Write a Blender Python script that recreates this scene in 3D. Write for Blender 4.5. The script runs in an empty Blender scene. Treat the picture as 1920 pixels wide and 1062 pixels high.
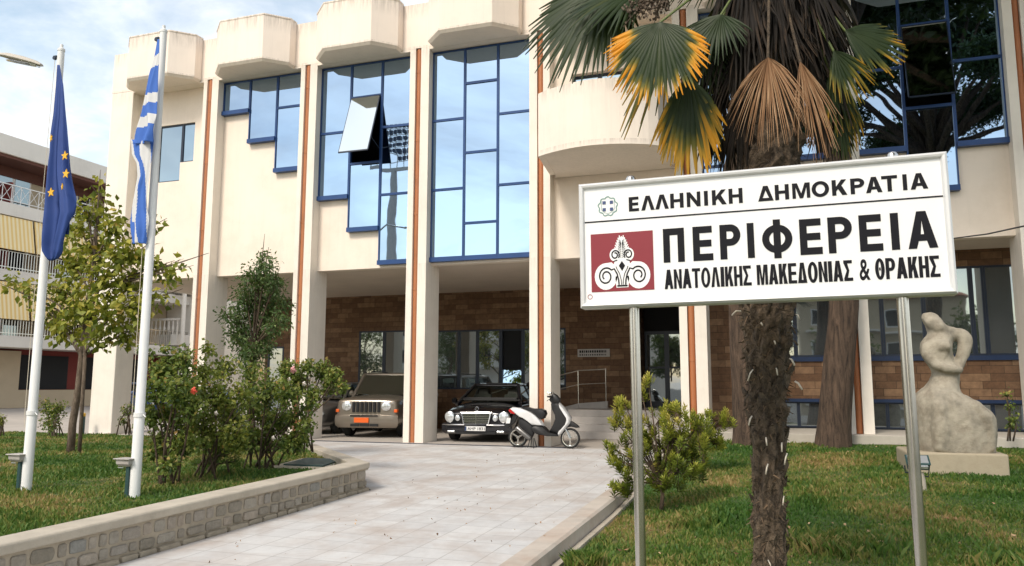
import bpy, bmesh, math, random
import numpy as np
from math import sin, cos, pi, radians, sqrt, atan2
from mathutils import Vector, Matrix, noise
random.seed(11); rng = np.random.default_rng(5)
S = bpy.context.scene; COL = S.collection

# ------------------------------------------------------------------ camera
CAMH = 1.37; FPX = 1470.9; PITCH = .13; ROLL = .0021; YAW = .3285
def _basis():
    cp, sp, cr, sr, cy, sy = cos(PITCH), sin(PITCH), cos(ROLL), sin(ROLL), cos(YAW), sin(YAW)
    F = Vector((-sy*cp, cy*cp, sp)); R0 = Vector((cy, sy, 0)); U0 = R0.cross(F)
    return R0*cr+U0*sr, -R0*sr+U0*cr, F
CR, CU, CF = _basis(); CO = Vector((0, 0, CAMH))
def at(x, y, Y):            # point of the vertical plane Y that the photo shows at x, y
    r = CF+CR*((x-960)/FPX)-CU*((y-531)/FPX); return CO+r*(Y/r.y)
def atX(x, y, X):
    r = CF+CR*((x-960)/FPX)-CU*((y-531)/FPX); return CO+r*(X/r.x)
cd = bpy.data.cameras.new('camera'); cam = bpy.data.objects.new('camera', cd); COL.objects.link(cam)
cd.sensor_width = 36; cd.lens = 36*FPX/1920; cd.clip_end = 2000; cd.clip_start = .05
cam.matrix_world = Matrix(((CR.x, CU.x, -CF.x, 0), (CR.y, CU.y, -CF.y, 0), (CR.z, CU.z, -CF.z, CAMH), (0, 0, 0, 1)))
S.camera = cam

# ------------------------------------------------------------------ object helpers
def tag(o, label=None, cat=None, group=None, kind=None):
    if label: o['label'] = label
    if cat: o['category'] = cat
    if group: o['group'] = group
    if kind: o['kind'] = kind
    return o
def empty(name, loc, label, cat, group=None, rz=0):
    o = bpy.data.objects.new(name, None); COL.objects.link(o); o.location = loc; o.rotation_euler = (0, 0, rz)
    o.empty_display_size = .2
    return tag(o, label, cat, group)
def origin(o):
    v = Vector((0, 0, 0))
    while o: v += Vector(o.location); o = o.parent
    return v
class MB:
    def __init__(s): s.v = []; s.f = []; s.m = []; s.a = []; s.cur = None
    def add(s, vs, fs, m=0, a=None):
        n = len(s.v); s.v += [tuple(p) for p in vs]; s.f += [tuple(i+n for i in f) for f in fs]; s.m += [m]*len(fs)
        if a is None: a = random.random()
        s.a += [a]*len(vs) if not hasattr(a, '__len__') else list(a)
        return s
    def box(s, x0, x1, y0, y1, z0, z1, m=0, a=None):
        return s.add([(x0,y0,z0),(x1,y0,z0),(x1,y1,z0),(x0,y1,z0),(x0,y0,z1),(x1,y0,z1),(x1,y1,z1),(x0,y1,z1)],
            [(0,3,2,1),(4,5,6,7),(0,1,5,4),(1,2,6,5),(2,3,7,6),(3,0,4,7)], m, a)
    def cbox(s, c, ax, ay, az, m=0, a=None):    # centre and three half-axis vectors
        c = Vector(c); ax = Vector(ax); ay = Vector(ay); az = Vector(az)
        P = [c+ax*i+ay*j+az*k for k in (-1, 1) for i, j in ((-1,-1),(1,-1),(1,1),(-1,1))]
        return s.add(P, [(0,3,2,1),(4,5,6,7),(0,1,5,4),(1,2,6,5),(2,3,7,6),(3,0,4,7)], m, a)
    def quad(s, *p, m=0, a=None): return s.add(p, [tuple(range(len(p)))], m, a)
    def prism(s, pts, vec, m=0, a=None):        # polygon (3-D points) swept by vec
        n = len(pts); vec = Vector(vec); P = [Vector(p) for p in pts]+[Vector(p)+vec for p in pts]
        return s.add(P, [tuple(range(n)), tuple(range(2*n-1, n-1, -1))]+[(i, (i+1) % n+n-n, (i+1) % n+n, i+n)[::-1] for i in range(n)], m, a)
    def tube(s, pts, r, n=8, m=0, a=None, cap=True):
        pts = [Vector(p) for p in pts]; R = r if hasattr(r, '__len__') else [r]*len(pts)
        vs = []; fs = []; up = None
        for i, p in enumerate(pts):
            d = (pts[min(i+1, len(pts)-1)]-pts[max(i-1, 0)])
            d = d.normalized() if d.length > 1e-9 else Vector((0,0,1))
            if up is None: up = Vector((0,0,1)) if abs(d.z) < .9 else Vector((1,0,0))
            e = d.cross(up).normalized(); g = e.cross(d).normalized(); up = g
            for k in range(n):
                t = 2*pi*k/n; vs.append(p+(e*cos(t)+g*sin(t))*R[i])
        for i in range(len(pts)-1):
            for k in range(n): fs.append((i*n+k, i*n+(k+1) % n, (i+1)*n+(k+1) % n, (i+1)*n+k))
        if cap: fs += [tuple(range(n))[::-1], tuple((len(pts)-1)*n+k for k in range(n))]
        return s.add(vs, fs, m, a)
    def lathe(s, prof, c=(0,0,0), ax=(0,0,1), n=24, m=0, a=None):   # prof: (radius, height)
        c = Vector(c); ax = Vector(ax).normalized(); e = ax.orthogonal().normalized(); g = ax.cross(e)
        vs = [c+(e*cos(2*pi*k/n)+g*sin(2*pi*k/n))*max(r, 1e-4)+ax*h for r, h in prof for k in range(n)]
        fs = [(i*n+k, i*n+(k+1) % n, (i+1)*n+(k+1) % n, (i+1)*n+k) for i in range(len(prof)-1) for k in range(n)]
        return s.add(vs, fs, m, a)
    def loft(s, secs, m=0, a=None, close=False, cap=True):
        n = len(secs[0]); vs = [p for q in secs for p in q]; k = n if close else n-1
        fs = [(i*n+j, i*n+(j+1) % n, (i+1)*n+(j+1) % n, (i+1)*n+j) for i in range(len(secs)-1) for j in range(k)]
        if cap: fs += [tuple(range(n))[::-1], tuple((len(secs)-1)*n+j for j in range(n))]
        return s.add(vs, fs, m, a)
    def build(s, name, mats, parent=None, smooth=False, bevel=0, local=False, seg=2, mod=None):
        me = bpy.data.meshes.new(name)
        off = Vector((0,0,0)) if (local or parent is None) else origin(parent)
        v = np.array(s.v, dtype=np.float64).reshape(-1, 3)-np.array(off)
        me.from_pydata(v.tolist(), [], s.f)
        if not hasattr(mats, '__len__'): mats = [mats]
        for q in mats: me.materials.append(q)
        me.polygons.foreach_set('material_index', s.m)
        at_ = me.attributes.new('v', 'FLOAT', 'POINT'); at_.data.foreach_set('value', np.array(s.a, dtype=np.float32))
        me.update()
        bm = bmesh.new(); bm.from_mesh(me); bmesh.ops.recalc_face_normals(bm, faces=bm.faces); bm.to_mesh(me); bm.free()
        if smooth:
            me.polygons.foreach_set('use_smooth', [True]*len(me.polygons))
        o = bpy.data.objects.new(name, me); COL.objects.link(o); o.parent = parent
        if bevel:
            b = o.modifiers.new('b', 'BEVEL'); b.width = bevel; b.segments = seg; b.limit_method = 'ANGLE'; b.angle_limit = radians(35)
            if smooth is None: pass
        if smooth == 'auto' :
            me.polygons.foreach_set('use_smooth', [True]*len(me.polygons))
            try:
                me.set_sharp_from_angle(angle=radians(38))
            except Exception: pass
        return o
def npmesh(name, V, Fq, mat, parent=None, attr=None, smooth=False):
    """V (n,3) world, Fq (m,k) indices; fast"""
    me = bpy.data.meshes.new(name); off = np.array(origin(parent)) if parent else np.zeros(3)
    V = V-off; k = Fq.shape[1]
    me.vertices.add(len(V)); me.vertices.foreach_set('co', V.astype(np.float32).ravel())
    me.loops.add(Fq.size); me.loops.foreach_set('vertex_index', Fq.astype(np.int32).ravel())
    me.polygons.add(len(Fq)); me.polygons.foreach_set('loop_start', np.arange(0, Fq.size, k, dtype=np.int32))
    me.polygons.foreach_set('loop_total', np.full(len(Fq), k, dtype=np.int32))
    me.materials.append(mat)
    if attr:
        for nm, ar in attr.items():
            at_ = me.attributes.new(nm, 'FLOAT', 'POINT'); at_.data.foreach_set('value', ar.astype(np.float32))
    me.update(calc_edges=True); me.validate()
    if smooth: me.polygons.foreach_set('use_smooth', [True]*len(me.polygons))
    o = bpy.data.objects.new(name, me); COL.objects.link(o); o.parent = parent
    return o
def copy_tree(o, parent=None):
    c = o.copy(); COL.objects.link(c); c.parent = parent
    for ch in [q for q in bpy.data.objects if q.parent is o]: copy_tree(ch, c)
    return c

# ------------------------------------------------------------------ materials
def nt(name):
    m = bpy.data.materials.new(name); m.use_nodes = True; t = m.node_tree; b = t.nodes['Principled BSDF']; return m, t, b
def N(t, kind, **k):
    n = t.nodes.new(kind)
    for a, b in k.items():
        if a in n.inputs: n.inputs[a].default_value = b
        else: setattr(n, a, b)
    return n
def pos(t): return N(t, 'ShaderNodeNewGeometry').outputs['Position']
def ramp(t, fac, stops):
    r = N(t, 'ShaderNodeValToRGB'); e = r.color_ramp.elements
    while len(e) < len(stops): e.new(.5)
    for q, (p, c) in zip(e, stops): q.position = p; q.color = (*c, 1) if len(c) == 3 else c
    t.links.new(fac, r.inputs[0]); return r.outputs[0]
def noi(t, vec, scale, detail=4, rough=.6, dist=0):
    n = N(t, 'ShaderNodeTexNoise'); n.inputs['Scale'].default_value = scale; n.inputs['Detail'].default_value = detail
    n.inputs['Roughness'].default_value = rough; n.inputs['Distortion'].default_value = dist
    if vec is not None: t.links.new(vec, n.inputs['Vector'])
    return n.outputs['Fac']
def mixc(t, fac, a, b, blend='MIX'):
    n = N(t, 'ShaderNodeMix', data_type='RGBA', blend_type=blend)
    for s_, v in ((n.inputs[0], fac), (n.inputs[6], a), (n.inputs[7], b)):
        if isinstance(v, (int, float)): s_.default_value = v
        elif isinstance(v, tuple): s_.default_value = (*v, 1) if len(v) == 3 else v
        else: t.links.new(v, s_)
    return n.outputs[2]
def mth(t, op, a, b=0., c=None):
    n = N(t, 'ShaderNodeMath', operation=op)
    for i, v in enumerate((a, b) if c is None else (a, b, c)):
        if isinstance(v, (int, float)): n.inputs[i].default_value = v
        else: t.links.new(v, n.inputs[i])
    return n.outputs[0]
def bump(t, b, h, strength=.3, dist=.02):
    n = N(t, 'ShaderNodeBump'); n.inputs['Strength'].default_value = strength; n.inputs['Distance'].default_value = dist
    t.links.new(h, n.inputs['Height']); t.links.new(n.outputs[0], b.inputs['Normal'])
def scl(t, vec, s):
    n = N(t, 'ShaderNodeMapping'); n.inputs['Scale'].default_value = s; t.links.new(vec, n.inputs[0]); return n.outputs[0]
def mat(name, c, r=.6, var=.12, vs=2.5, bs=60, bp=.15, metal=0, streak=0, local=False, coat=0, dirt=None, spec=None, grime=None):
    m, t, b = nt(name)
    v = N(t, 'ShaderNodeTexCoord').outputs['Object'] if local else pos(t)
    f = noi(t, v, vs, 6)
    lo = tuple(x*(1-var*1.6) for x in c); hi = tuple(min(1, x*(1+var)) for x in c)
    col = ramp(t, f, [(.25, lo), (.5, c), (.78, hi)])
    if streak:
        f2 = noi(t, scl(t, v, (3.5, 3.5, .18)), 2.2, 5, .7)
        k = ramp(t, f2, [(.5, (0,0,0)), (.78, (1,1,1))])
        col = mixc(t, mth(t, 'MULTIPLY', k, streak), col, tuple(x*.62 for x in c))
    if dirt:
        f3 = noi(t, v, dirt[1], 8, .7); k = ramp(t, f3, [(.48, (0,0,0)), (.7, (1,1,1))])
        col = mixc(t, mth(t, 'MULTIPLY', k, dirt[2]), col, dirt[0])
    if grime:                                   # rain grime running down from the ledges at given heights
        sx = N(t, 'ShaderNodeSeparateXYZ'); t.links.new(v, sx.inputs[0]); f4 = noi(t, scl(t, v, (6, 6, .5)), 2.5, 7, .75)
        for (zt, ln, am) in grime:
            d = mth(t, 'DIVIDE', mth(t, 'SUBTRACT', zt, sx.outputs[2]), ln); up = mth(t, 'GREATER_THAN', d, 0); fall = mth(t, 'MAXIMUM', mth(t, 'SUBTRACT', 1., d), 0.)
            k = mth(t, 'MULTIPLY', mth(t, 'MULTIPLY', up, fall), ramp(t, f4, [(.42, (0,0,0)), (.66, (1,1,1))])); col = mixc(t, mth(t, 'MULTIPLY', k, am), col, (.30,.25,.20))
    t.links.new(col, b.inputs['Base Color']); b.inputs['Roughness'].default_value = r; b.inputs['Metallic'].default_value = metal
    if coat: b.inputs['Coat Weight'].default_value = coat; b.inputs['Coat Roughness'].default_value = .03
    if spec is not None: b.inputs['Specular IOR Level'].default_value = spec
    if bp: bump(t, b, noi(t, v, bs, 5), bp, .01)
    return m
def leafmat(name, stops, r=.5, trans=.35, attr='v'):
    m, t, b = nt(name); a = N(t, 'ShaderNodeAttribute', attribute_name=attr)
    col = ramp(t, a.outputs['Fac'], stops); t.links.new(col, b.inputs['Base Color']); b.inputs['Roughness'].default_value = r
    b.inputs['Specular IOR Level'].default_value = .35
    tr = N(t, 'ShaderNodeBsdfTranslucent'); t.links.new(mixc(t, .5, col, (.16, .2, .02)), tr.inputs[0])
    mx = N(t, 'ShaderNodeMixShader'); mx.inputs[0].default_value = trans
    t.links.new(b.outputs[0], mx.inputs[1]); t.links.new(tr.outputs[0], mx.inputs[2])
    t.links.new(mx.outputs[0], t.nodes['Material Output'].inputs[0]); return m

M = {}
M['cream'] = mat('cream_render', (.88,.78,.685), .85, .06, .7, 90, .15, streak=.2, grime=((11.23,.5,.75),(10.02,.12,.5),(7.74,.35,.6),(6.42,.14,.5)))
M['wall'] = mat('cream_wall', (.88,.77,.665), .85, .06, .6, 90, .15, streak=.16, dirt=((.62,.50,.38), .9, .25))
M['pillar'] = mat('pillar_concrete', (.84,.775,.69), .8, .05, .9, 70, .15, streak=.25, grime=((9.96,.5,.4),(4.36,.6,.3),(.9,2.2,.0)), dirt=((.55,.47,.40), 1.6, .18))
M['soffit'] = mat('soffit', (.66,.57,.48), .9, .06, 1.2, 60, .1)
M['pipe'] = mat('terracotta_pipe', (.43,.155,.06), .55, .15, 1.6, 40, .05)
M['blue'] = mat('blue_aluminium', (.018,.06,.19), .35, .08, 3, 40, 0, metal=.2)
M['band'] = mat('navy_band', (.012,.03,.085), .4, .08, 3, 40, 0)
M['seat'] = mat('car_seat', (.10,.095,.085), .8, .1, 5, 60, .1)
M['darkblue'] = mat('dark_blue_frame', (.012,.022,.045), .4, .08, 3, 40, 0)
M['black'] = mat('black_plastic', (.012,.012,.013), .45, .1, 5, 80, .05)
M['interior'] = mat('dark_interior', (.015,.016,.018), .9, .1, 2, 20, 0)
M['rubber'] = mat('rubber', (.018,.018,.018), .85, .2, 8, 80, .2)
M['chrome'] = mat('chrome', (.75,.76,.78), .12, .03, 5, 40, 0, metal=1)
M['steel'] = mat('brushed_steel', (.58,.565,.53), .22, .12, 4, 30, 0, metal=1)
M['alu'] = mat('white_aluminium', (.72,.72,.72), .35, .03, 3, 40, 0, metal=.1)
M['white'] = mat('white_paint', (.78,.78,.77), .45, .04, 3, 60, .04, dirt=((.5,.48,.42), 3, .12))
M['signwhite'] = mat('sign_white', (.87,.87,.87), .35, .012, 2, 40, 0)
M['ink'] = mat('ink_black', (.008,.008,.012), .6, .1, 30, 40, 0, spec=.2)
M['signred'] = mat('sign_red', (.25,.02,.032), .4, .05, 6, 40, 0)
M['inkgreen'] = mat('seal_green', (.16,.3,.27), .5, .1, 30, 40, 0)
M['inkblue'] = mat('seal_blue', (.05,.08,.2), .5, .1, 30, 40, 0)
M['marble'] = mat('step_marble', (.45,.42,.395), .55, .1, 3, 30, .08, dirt=((.3,.27,.24), 4, .25))
M['plinth'] = mat('plinth_concrete', (.5,.46,.4), .8, .1, 3, 40, .25, dirt=((.25,.22,.18), 3, .35))
M['coping'] = mat('coping_concrete', (.48,.425,.345), .85, .13, 2.2, 45, .35, dirt=((.24,.20,.15), 2.6, .4))
M['mortar'] = mat('wall_mortar', (.40,.34,.26), .9, .14, 5, 60, .4, dirt=((.2,.17,.13), 3, .4))
M['kerb'] = mat('kerb_pink', (.50,.44,.38), .8, .12, 3, 40, .25, dirt=((.40,.25,.17), 1.6, .4))
M['asphalt'] = mat('asphalt', (.10,.098,.095), .9, .15, 1.4, 60, .3)
M['paving'] = mat('plaza_paving', (.42,.38,.34), .85, .1, .8, 30, .15)
M['soil'] = mat('soil', (.12,.085,.05), .95, .3, 3, 30, .5)
M['bark'] = None
M['greenbox'] = mat('dark_green_steel', (.02,.06,.06), .5, .1, 3, 40, 0)
M['red'] = mat('tail_red', (.5,.02,.02), .25, .05, 8, 40, 0, coat=.5)
M['orange'] = mat('plate_orange', (.8,.13,.015), .45, .05, 8, 40, 0)
M['beigewall'] = mat('beige_wall', (.5,.41,.29), .9, .08, .8, 30, .1)
M['maroon'] = mat('maroon_wall', (.17,.028,.022), .8, .1, .8, 30, .1)
M['brownband'] = mat('brown_eave', (.13,.05,.035), .8, .1, .8, 30, .1)
M['slabwhite'] = mat('slab_white', (.74,.70,.64), .85, .06, .8, 30, .1, streak=.2)
M['rooftile'] = mat('roof_tile', (.36,.13,.07), .85, .2, 2, 30, .3)
M['plastic_yellow'] = mat('yellow_band', (.6,.35,.03), .5, .05, 4, 40, 0)

def glassm(name, c, r=.015, metal=1., wob=.0015, wscale=1.3):
    m, t, b = nt(name); b.inputs['Base Color'].default_value = (*c, 1); b.inputs['Metallic'].default_value = metal
    b.inputs['Roughness'].default_value = r; bump(t, b, noi(t, pos(t), wscale, 2), 1.0, wob); return m
M['mirror'] = glassm('mirror_glass', (.34,.46,.61), .012, 1., .002, .8)
M['mirror2'] = glassm('mirror_glass_grey', (.36,.46,.53), .04, 1., .002, .9)
M['darkglass'] = glassm('dark_glass', (.30,.34,.36), .02, .85, .0012, 1.)
def carglass():
    m, t, b = nt('car_glass'); b.inputs['Base Color'].default_value = (.26,.30,.29,1); b.inputs['Metallic'].default_value = 1; b.inputs['Roughness'].default_value = .02
    tr = N(t, 'ShaderNodeBsdfTransparent'); tr.inputs[0].default_value = (.62,.68,.66,1); fz = N(t, 'ShaderNodeFresnel'); fz.inputs[0].default_value = 1.5
    mx = N(t, 'ShaderNodeMixShader'); t.links.new(mth(t, 'ADD', fz.outputs[0], .06), mx.inputs[0]); t.links.new(tr.outputs[0], mx.inputs[1]); t.links.new(b.outputs[0], mx.inputs[2])
    t.links.new(mx.outputs[0], t.nodes['Material Output'].inputs[0]); return m
M['smoke'] = carglass()
M['whiteglass'] = glassm('tilted_glass', (.66,.74,.78), .03, 1., .0005, 1.)
def lampm():
    m, t, b = nt('headlamp_glass'); b.inputs['Base Color'].default_value = (.75,.78,.8,1); b.inputs['Metallic'].default_value = .6
    b.inputs['Roughness'].default_value = .15; b.inputs['Coat Weight'].default_value = 1; return m
M['lamp'] = lampm()
def carpaint(name, c, metal=.6, r=.35):
    m, t, b = nt(name); b.inputs['Base Color'].default_value = (*c, 1); b.inputs['Metallic'].default_value = metal
    b.inputs['Roughness'].default_value = r; b.inputs['Coat Weight'].default_value = 1; b.inputs['Coat Roughness'].default_value = .04; return m
M['suvpaint'] = carpaint('champagne_paint', (.27,.235,.195), .6)
M['blackpaint'] = carpaint('black_paint', (.006,.007,.012), .3, .25)
M['greypaint'] = carpaint('grey_paint', (.14,.135,.13), .6)
M['bluepaint'] = carpaint('blue_paint', (.05,.09,.2), .6)
M['scooterwhite'] = carpaint('scooter_white', (.72,.72,.72), .0, .3)

def brickwall():
    m, t, b = nt('brown_stone_cladding'); p = pos(t)
    sx = N(t, 'ShaderNodeSeparateXYZ'); t.links.new(p, sx.inputs[0])
    cmb = N(t, 'ShaderNodeCombineXYZ'); t.links.new(mth(t, 'ADD', sx.outputs[0], sx.outputs[1]), cmb.inputs[0]); t.links.new(sx.outputs[2], cmb.inputs[1])
    br = N(t, 'ShaderNodeTexBrick'); br.offset = .37; br.squash = 1.6; br.squash_frequency = 3
    for k, v in (('Scale', 1.), ('Mortar Size', .006), ('Mortar Smooth', .4), ('Bias', -.35), ('Brick Width', .42), ('Row Height', .165)): br.inputs[k].default_value = v
    br.inputs['Color1'].default_value = (.16,.085,.042,1); br.inputs['Color2'].default_value = (.37,.235,.135,1); br.inputs['Mortar'].default_value = (.07,.04,.02,1)
    t.links.new(cmb.outputs[0], br.inputs['Vector'])
    f = noi(t, p, 9, 6, .7); col = mixc(t, .55, br.outputs['Color'], ramp(t, f, [(.3, (.25,.2,.18)), (.7, (1.1,1.05,1.))]), 'MULTIPLY')
    t.links.new(col, b.inputs['Base Color']); b.inputs['Roughness'].default_value = .75
    h = mth(t, 'SUBTRACT', f, mth(t, 'MULTIPLY', br.outputs['Fac'], 1.2)); bump(t, b, h, .5, .015); return m
M['brick'] = brickwall()
def driveway_m():
    m, t, b = nt('driveway_pavers'); p = pos(t)
    br = N(t, 'ShaderNodeTexBrick'); br.offset = 0; br.squash = 1
    for k, v in (('Scale', 1.), ('Mortar Size', .005), ('Mortar Smooth', .3), ('Bias', 0.), ('Brick Width', .38), ('Row Height', .38)): br.inputs[k].default_value = v
    br.inputs['Color1'].default_value = (.56,.555,.55,1); br.inputs['Color2'].default_value = (.63,.625,.615,1); br.inputs['Mortar'].default_value = (.36,.345,.33,1)
    t.links.new(scl(t, p, (1,1,1)), br.inputs['Vector'])
    f = noi(t, p, 1.1, 7, .65, .6); col = mixc(t, ramp(t, f, [(.42, (0,0,0)), (.68, (.8,.8,.8))]), br.outputs['Color'], (.45,.385,.34))
    f2 = noi(t, scl(t, p, (1,.6,1)), 7, 6, .7); col = mixc(t, .6, col, ramp(t, f2, [(.3, (.78,.76,.75)), (.7, (1.04,1.03,1.02))]), 'MULTIPLY')
    f3 = noi(t, p, 40, 3, .8); col = mixc(t, ramp(t, f3, [(.68,(0,0,0)),(.76,(.6,.6,.6))]), col, (.25,.22,.2))
    t.links.new(col, b.inputs['Base Color']); b.inputs['Roughness'].default_value = .7
    bump(t, b, mth(t, 'SUBTRACT', mth(t, 'MULTIPLY', f2, .4), br.outputs['Fac']), .5, .006); return m
M['drive'] = driveway_m()
def lawn_m():
    m, t, b = nt('lawn_ground'); p = pos(t)
    f = noi(t, p, .55, 6, .65, .4); f2 = noi(t, p, 12, 5, .7)
    c1 = ramp(t, f, [(.38, (.05,.10,.018)), (.52, (.10,.12,.03)), (.64, (.25,.17,.07))])
    col = mixc(t, .7, c1, ramp(t, f2, [(.3, (.45,.45,.4)), (.7, (1.2,1.2,1.1))]), 'MULTIPLY')
    t.links.new(col, b.inputs['Base Color']); b.inputs['Roughness'].default_value = .95; bump(t, b, f2, .6, .03); return m
M['lawn'] = lawn_m()
def grass_m():
    m, t, b = nt('grass_blades'); p = pos(t)
    f = noi(t, p, .55, 6, .65, .4); a = N(t, 'ShaderNodeAttribute', attribute_name='v').outputs['Fac']
    k = mth(t, 'ADD', f, mth(t, 'MULTIPLY', mth(t, 'SUBTRACT', a, .5), .22))
    col = ramp(t, k, [(.33, (.045,.12,.014)), (.48, (.10,.18,.024)), (.57, (.21,.23,.05)), (.68, (.38,.28,.11))])
    t.links.new(col, b.inputs['Base Color']); b.inputs['Roughness'].default_value = .6
    tr = N(t, 'ShaderNodeBsdfTranslucent'); t.links.new(col, tr.inputs[0]); mx = N(t, 'ShaderNodeMixShader'); mx.inputs[0].default_value = .3
    t.links.new(b.outputs[0], mx.inputs[1]); t.links.new(tr.outputs[0], mx.inputs[2]); t.links.new(mx.outputs[0], t.nodes['Material Output'].inputs[0]); return m
M['grass'] = grass_m()
def bark_m(name, c1, c2, zs=.25, sc=9):
    m, t, b = nt(name); p = N(t, 'ShaderNodeTexCoord').outputs['Object']
    f = noi(t, scl(t, p, (1,1,zs)), sc, 7, .7, .8); f2 = noi(t, p, sc*6, 4, .7)
    k = mth(t, 'ADD', mth(t, 'MULTIPLY', f, .75), mth(t, 'MULTIPLY', f2, .25))
    t.links.new(ramp(t, k, [(.36, c1), (.62, c2)]), b.inputs['Base Color']); b.inputs['Roughness'].default_value = .95
    bump(t, b, k, 1., .06); return m
M['pinebark'] = bark_m('pine_bark', (.016,.011,.008), (.15,.098,.066), .13, 14)
M['palmbark'] = bark_m('palm_trunk_fibre', (.018,.013,.009), (.20,.145,.095), .7, 14)
M['twig'] = bark_m('twig_bark', (.09,.06,.04), (.26,.2,.15), .3, 20)
M['darktwig'] = bark_m('dark_twig', (.05,.032,.02), (.17,.12,.08), .3, 20)
M['statue'] = mat('weathered_stone', (.36,.32,.25), .85, .35, 3.5, 50, .8, dirt=((.19,.155,.11), 4.2, .75), local=True)
M['pedestal'] = mat('pedestal_stone', (.42,.36,.26), .85, .15, 3, 35, .4, dirt=((.22,.17,.11), 3, .4), local=True)
def vcol(name, stops, r=.9, bs=50, bp=.5, sc=12):
    m, t, b = nt(name); a = N(t, 'ShaderNodeAttribute', attribute_name='v').outputs['Fac']; p = pos(t)
    f = noi(t, p, sc, 6, .7); col = mixc(t, .7, ramp(t, a, stops), ramp(t, f, [(.3, (.6,.6,.6)), (.7, (1.1,1.1,1.1))]), 'MULTIPLY')
    t.links.new(col, b.inputs['Base Color']); b.inputs['Roughness'].default_value = r; bump(t, b, noi(t, p, bs, 5), bp, .02); return m
M['stones'] = vcol('wall_stones', [(0, (.26,.23,.18)), (.35, (.34,.30,.245)), (.6, (.40,.36,.30)), (.8,(.42,.35,.28)), (1, (.30,.295,.27))], bp=.9, bs=30)
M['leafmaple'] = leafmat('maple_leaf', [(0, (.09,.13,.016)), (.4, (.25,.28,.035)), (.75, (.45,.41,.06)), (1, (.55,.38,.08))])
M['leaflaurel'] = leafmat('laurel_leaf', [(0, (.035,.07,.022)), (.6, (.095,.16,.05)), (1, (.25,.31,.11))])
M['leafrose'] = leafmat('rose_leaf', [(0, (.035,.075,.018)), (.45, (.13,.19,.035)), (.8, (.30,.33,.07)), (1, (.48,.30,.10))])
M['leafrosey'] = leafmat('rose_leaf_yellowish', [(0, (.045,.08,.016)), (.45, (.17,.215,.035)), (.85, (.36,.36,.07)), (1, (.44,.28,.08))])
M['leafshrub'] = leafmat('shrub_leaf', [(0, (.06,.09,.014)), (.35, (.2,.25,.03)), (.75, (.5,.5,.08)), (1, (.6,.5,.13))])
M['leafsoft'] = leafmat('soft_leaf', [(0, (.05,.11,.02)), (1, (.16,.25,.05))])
M['needles'] = leafmat('pine_needles', [(0, (.012,.028,.010)), (1, (.06,.10,.03))], trans=.1)
M['treeleaf'] = leafmat('street_tree_leaf', [(0, (.03,.06,.012)), (1, (.12,.17,.04))])
M['petalpink'] = mat('pink_petals', (.75,.36,.36), .6, .1, 20, 40, 0)
M['petalred'] = mat('red_petals', (.7,.09,.05), .6, .1, 20, 40, 0)
M['petalwhite'] = mat('white_petals', (.78,.7,.62), .6, .05, 20, 40, 0)
M['frond'] = leafmat('palm_frond', [(0, (.010,.026,.008)), (.35, (.028,.048,.012)), (.52, (.15,.14,.02)), (.7, (.62,.32,.025)), (1, (.85,.33,.01))], .5, .2)
M['deadfrond'] = leafmat('dead_palm_frond', [(0, (.10,.05,.025)), (.5, (.36,.20,.105)), (1, (.66,.45,.28))], .8, .15)
M['darkfrond'] = leafmat('old_dark_frond', [(0, (.004,.0035,.003)), (.7, (.014,.010,.007)), (1, (.06,.036,.02))], .8, .1)
M['stub'] = mat('cut_petiole', (.62,.55,.44), .7, .12, 30, 40, .2)
M['flagblue'] = mat('flag_blue', (.018,.055,.235), .7, .06, 6, 400, .05)
M['flaggreek'] = mat('flag_greek_blue', (.05,.15,.52), .75, .06, 6, 400, .05)
M['flagwhite'] = mat('flag_white', (.66,.66,.66), .75, .04, 6, 400, .05)
M['star'] = mat('star_yellow', (.8,.45,.03), .6, .05, 6, 40, 0)
M['awning'] = None
def awning_m():
    m, t, b = nt('striped_awning'); p = pos(t); w = N(t, 'ShaderNodeTexWave', wave_type='BANDS', bands_direction='Y'); w.inputs['Scale'].default_value = 1.6
    t.links.new(p, w.inputs[0]); t.links.new(ramp(t, w.outputs['Fac'], [(.35, (.80,.56,.22)), (.6, (.88,.74,.46))]), b.inputs['Base Color']); b.inputs['Roughness'].default_value = .9; return m
M['awning'] = awning_m()
# ------------------------------------------------------------------ terrain
def zd(Y): return -.02*(17.2-max(-40, min(17.2, Y)))           # driveway, rises to the building
def zr(Y, X=0):                                                 # right lawn, dipping beside the kerb
    z = zd(Y)-.1 if Y < 7 else min(.24, -.304+.0535*(Y-7))
    k = max(0, min(1, (-.5-X)/1.3)); return z-k*k*(3-2*k)*max(0, z-zd(Y)+.17)*max(0, min(1, (15-Y)/4))
def zl(X, Y):                                                   # left lawn
    z = .1 if Y > 5 else .1-.02*(5-Y)
    return z if Y < 14 else z-.025*(Y-14)
def zwall(Y): return zd(Y)+.40
def sheet(name, xs, ys, zf, mt, kind='structure', test=None):
    V = [(x, y, zf(x, y)) for y in ys for x in xs]; n = len(xs); F = []
    for j in range(len(ys)-1):
        for i in range(n-1):
            if test and not test((xs[i]+xs[i+1])/2, (ys[j]+ys[j+1])/2): continue
            F.append((j*n+i, j*n+i+1, (j+1)*n+i+1, (j+1)*n+i))
    b = MB(); b.add(V, F, 0, .5); o = b.build(name, mt, smooth=True); tag(o, kind=kind); return o
def rngf(a, b, n): return [a+(b-a)*i/n for i in range(n+1)]
sheet('ground', [-700,-300,-120,-60]+rngf(-40, 40, 20)+[60,120,300,700], [-700,-300,-120,-60,-45]+rngf(-40, 20, 30)+[60,120,300,700], lambda x, y: zd(y)-.45, M['asphalt'])
sheet('driveway', rngf(-5.7, -2.4, 3), rngf(-12, 10.4, 10), lambda x, y: zd(y), M['drive'])
b = MB()    # the fore-court in front of the pillars widens to the left behind the lawn
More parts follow.
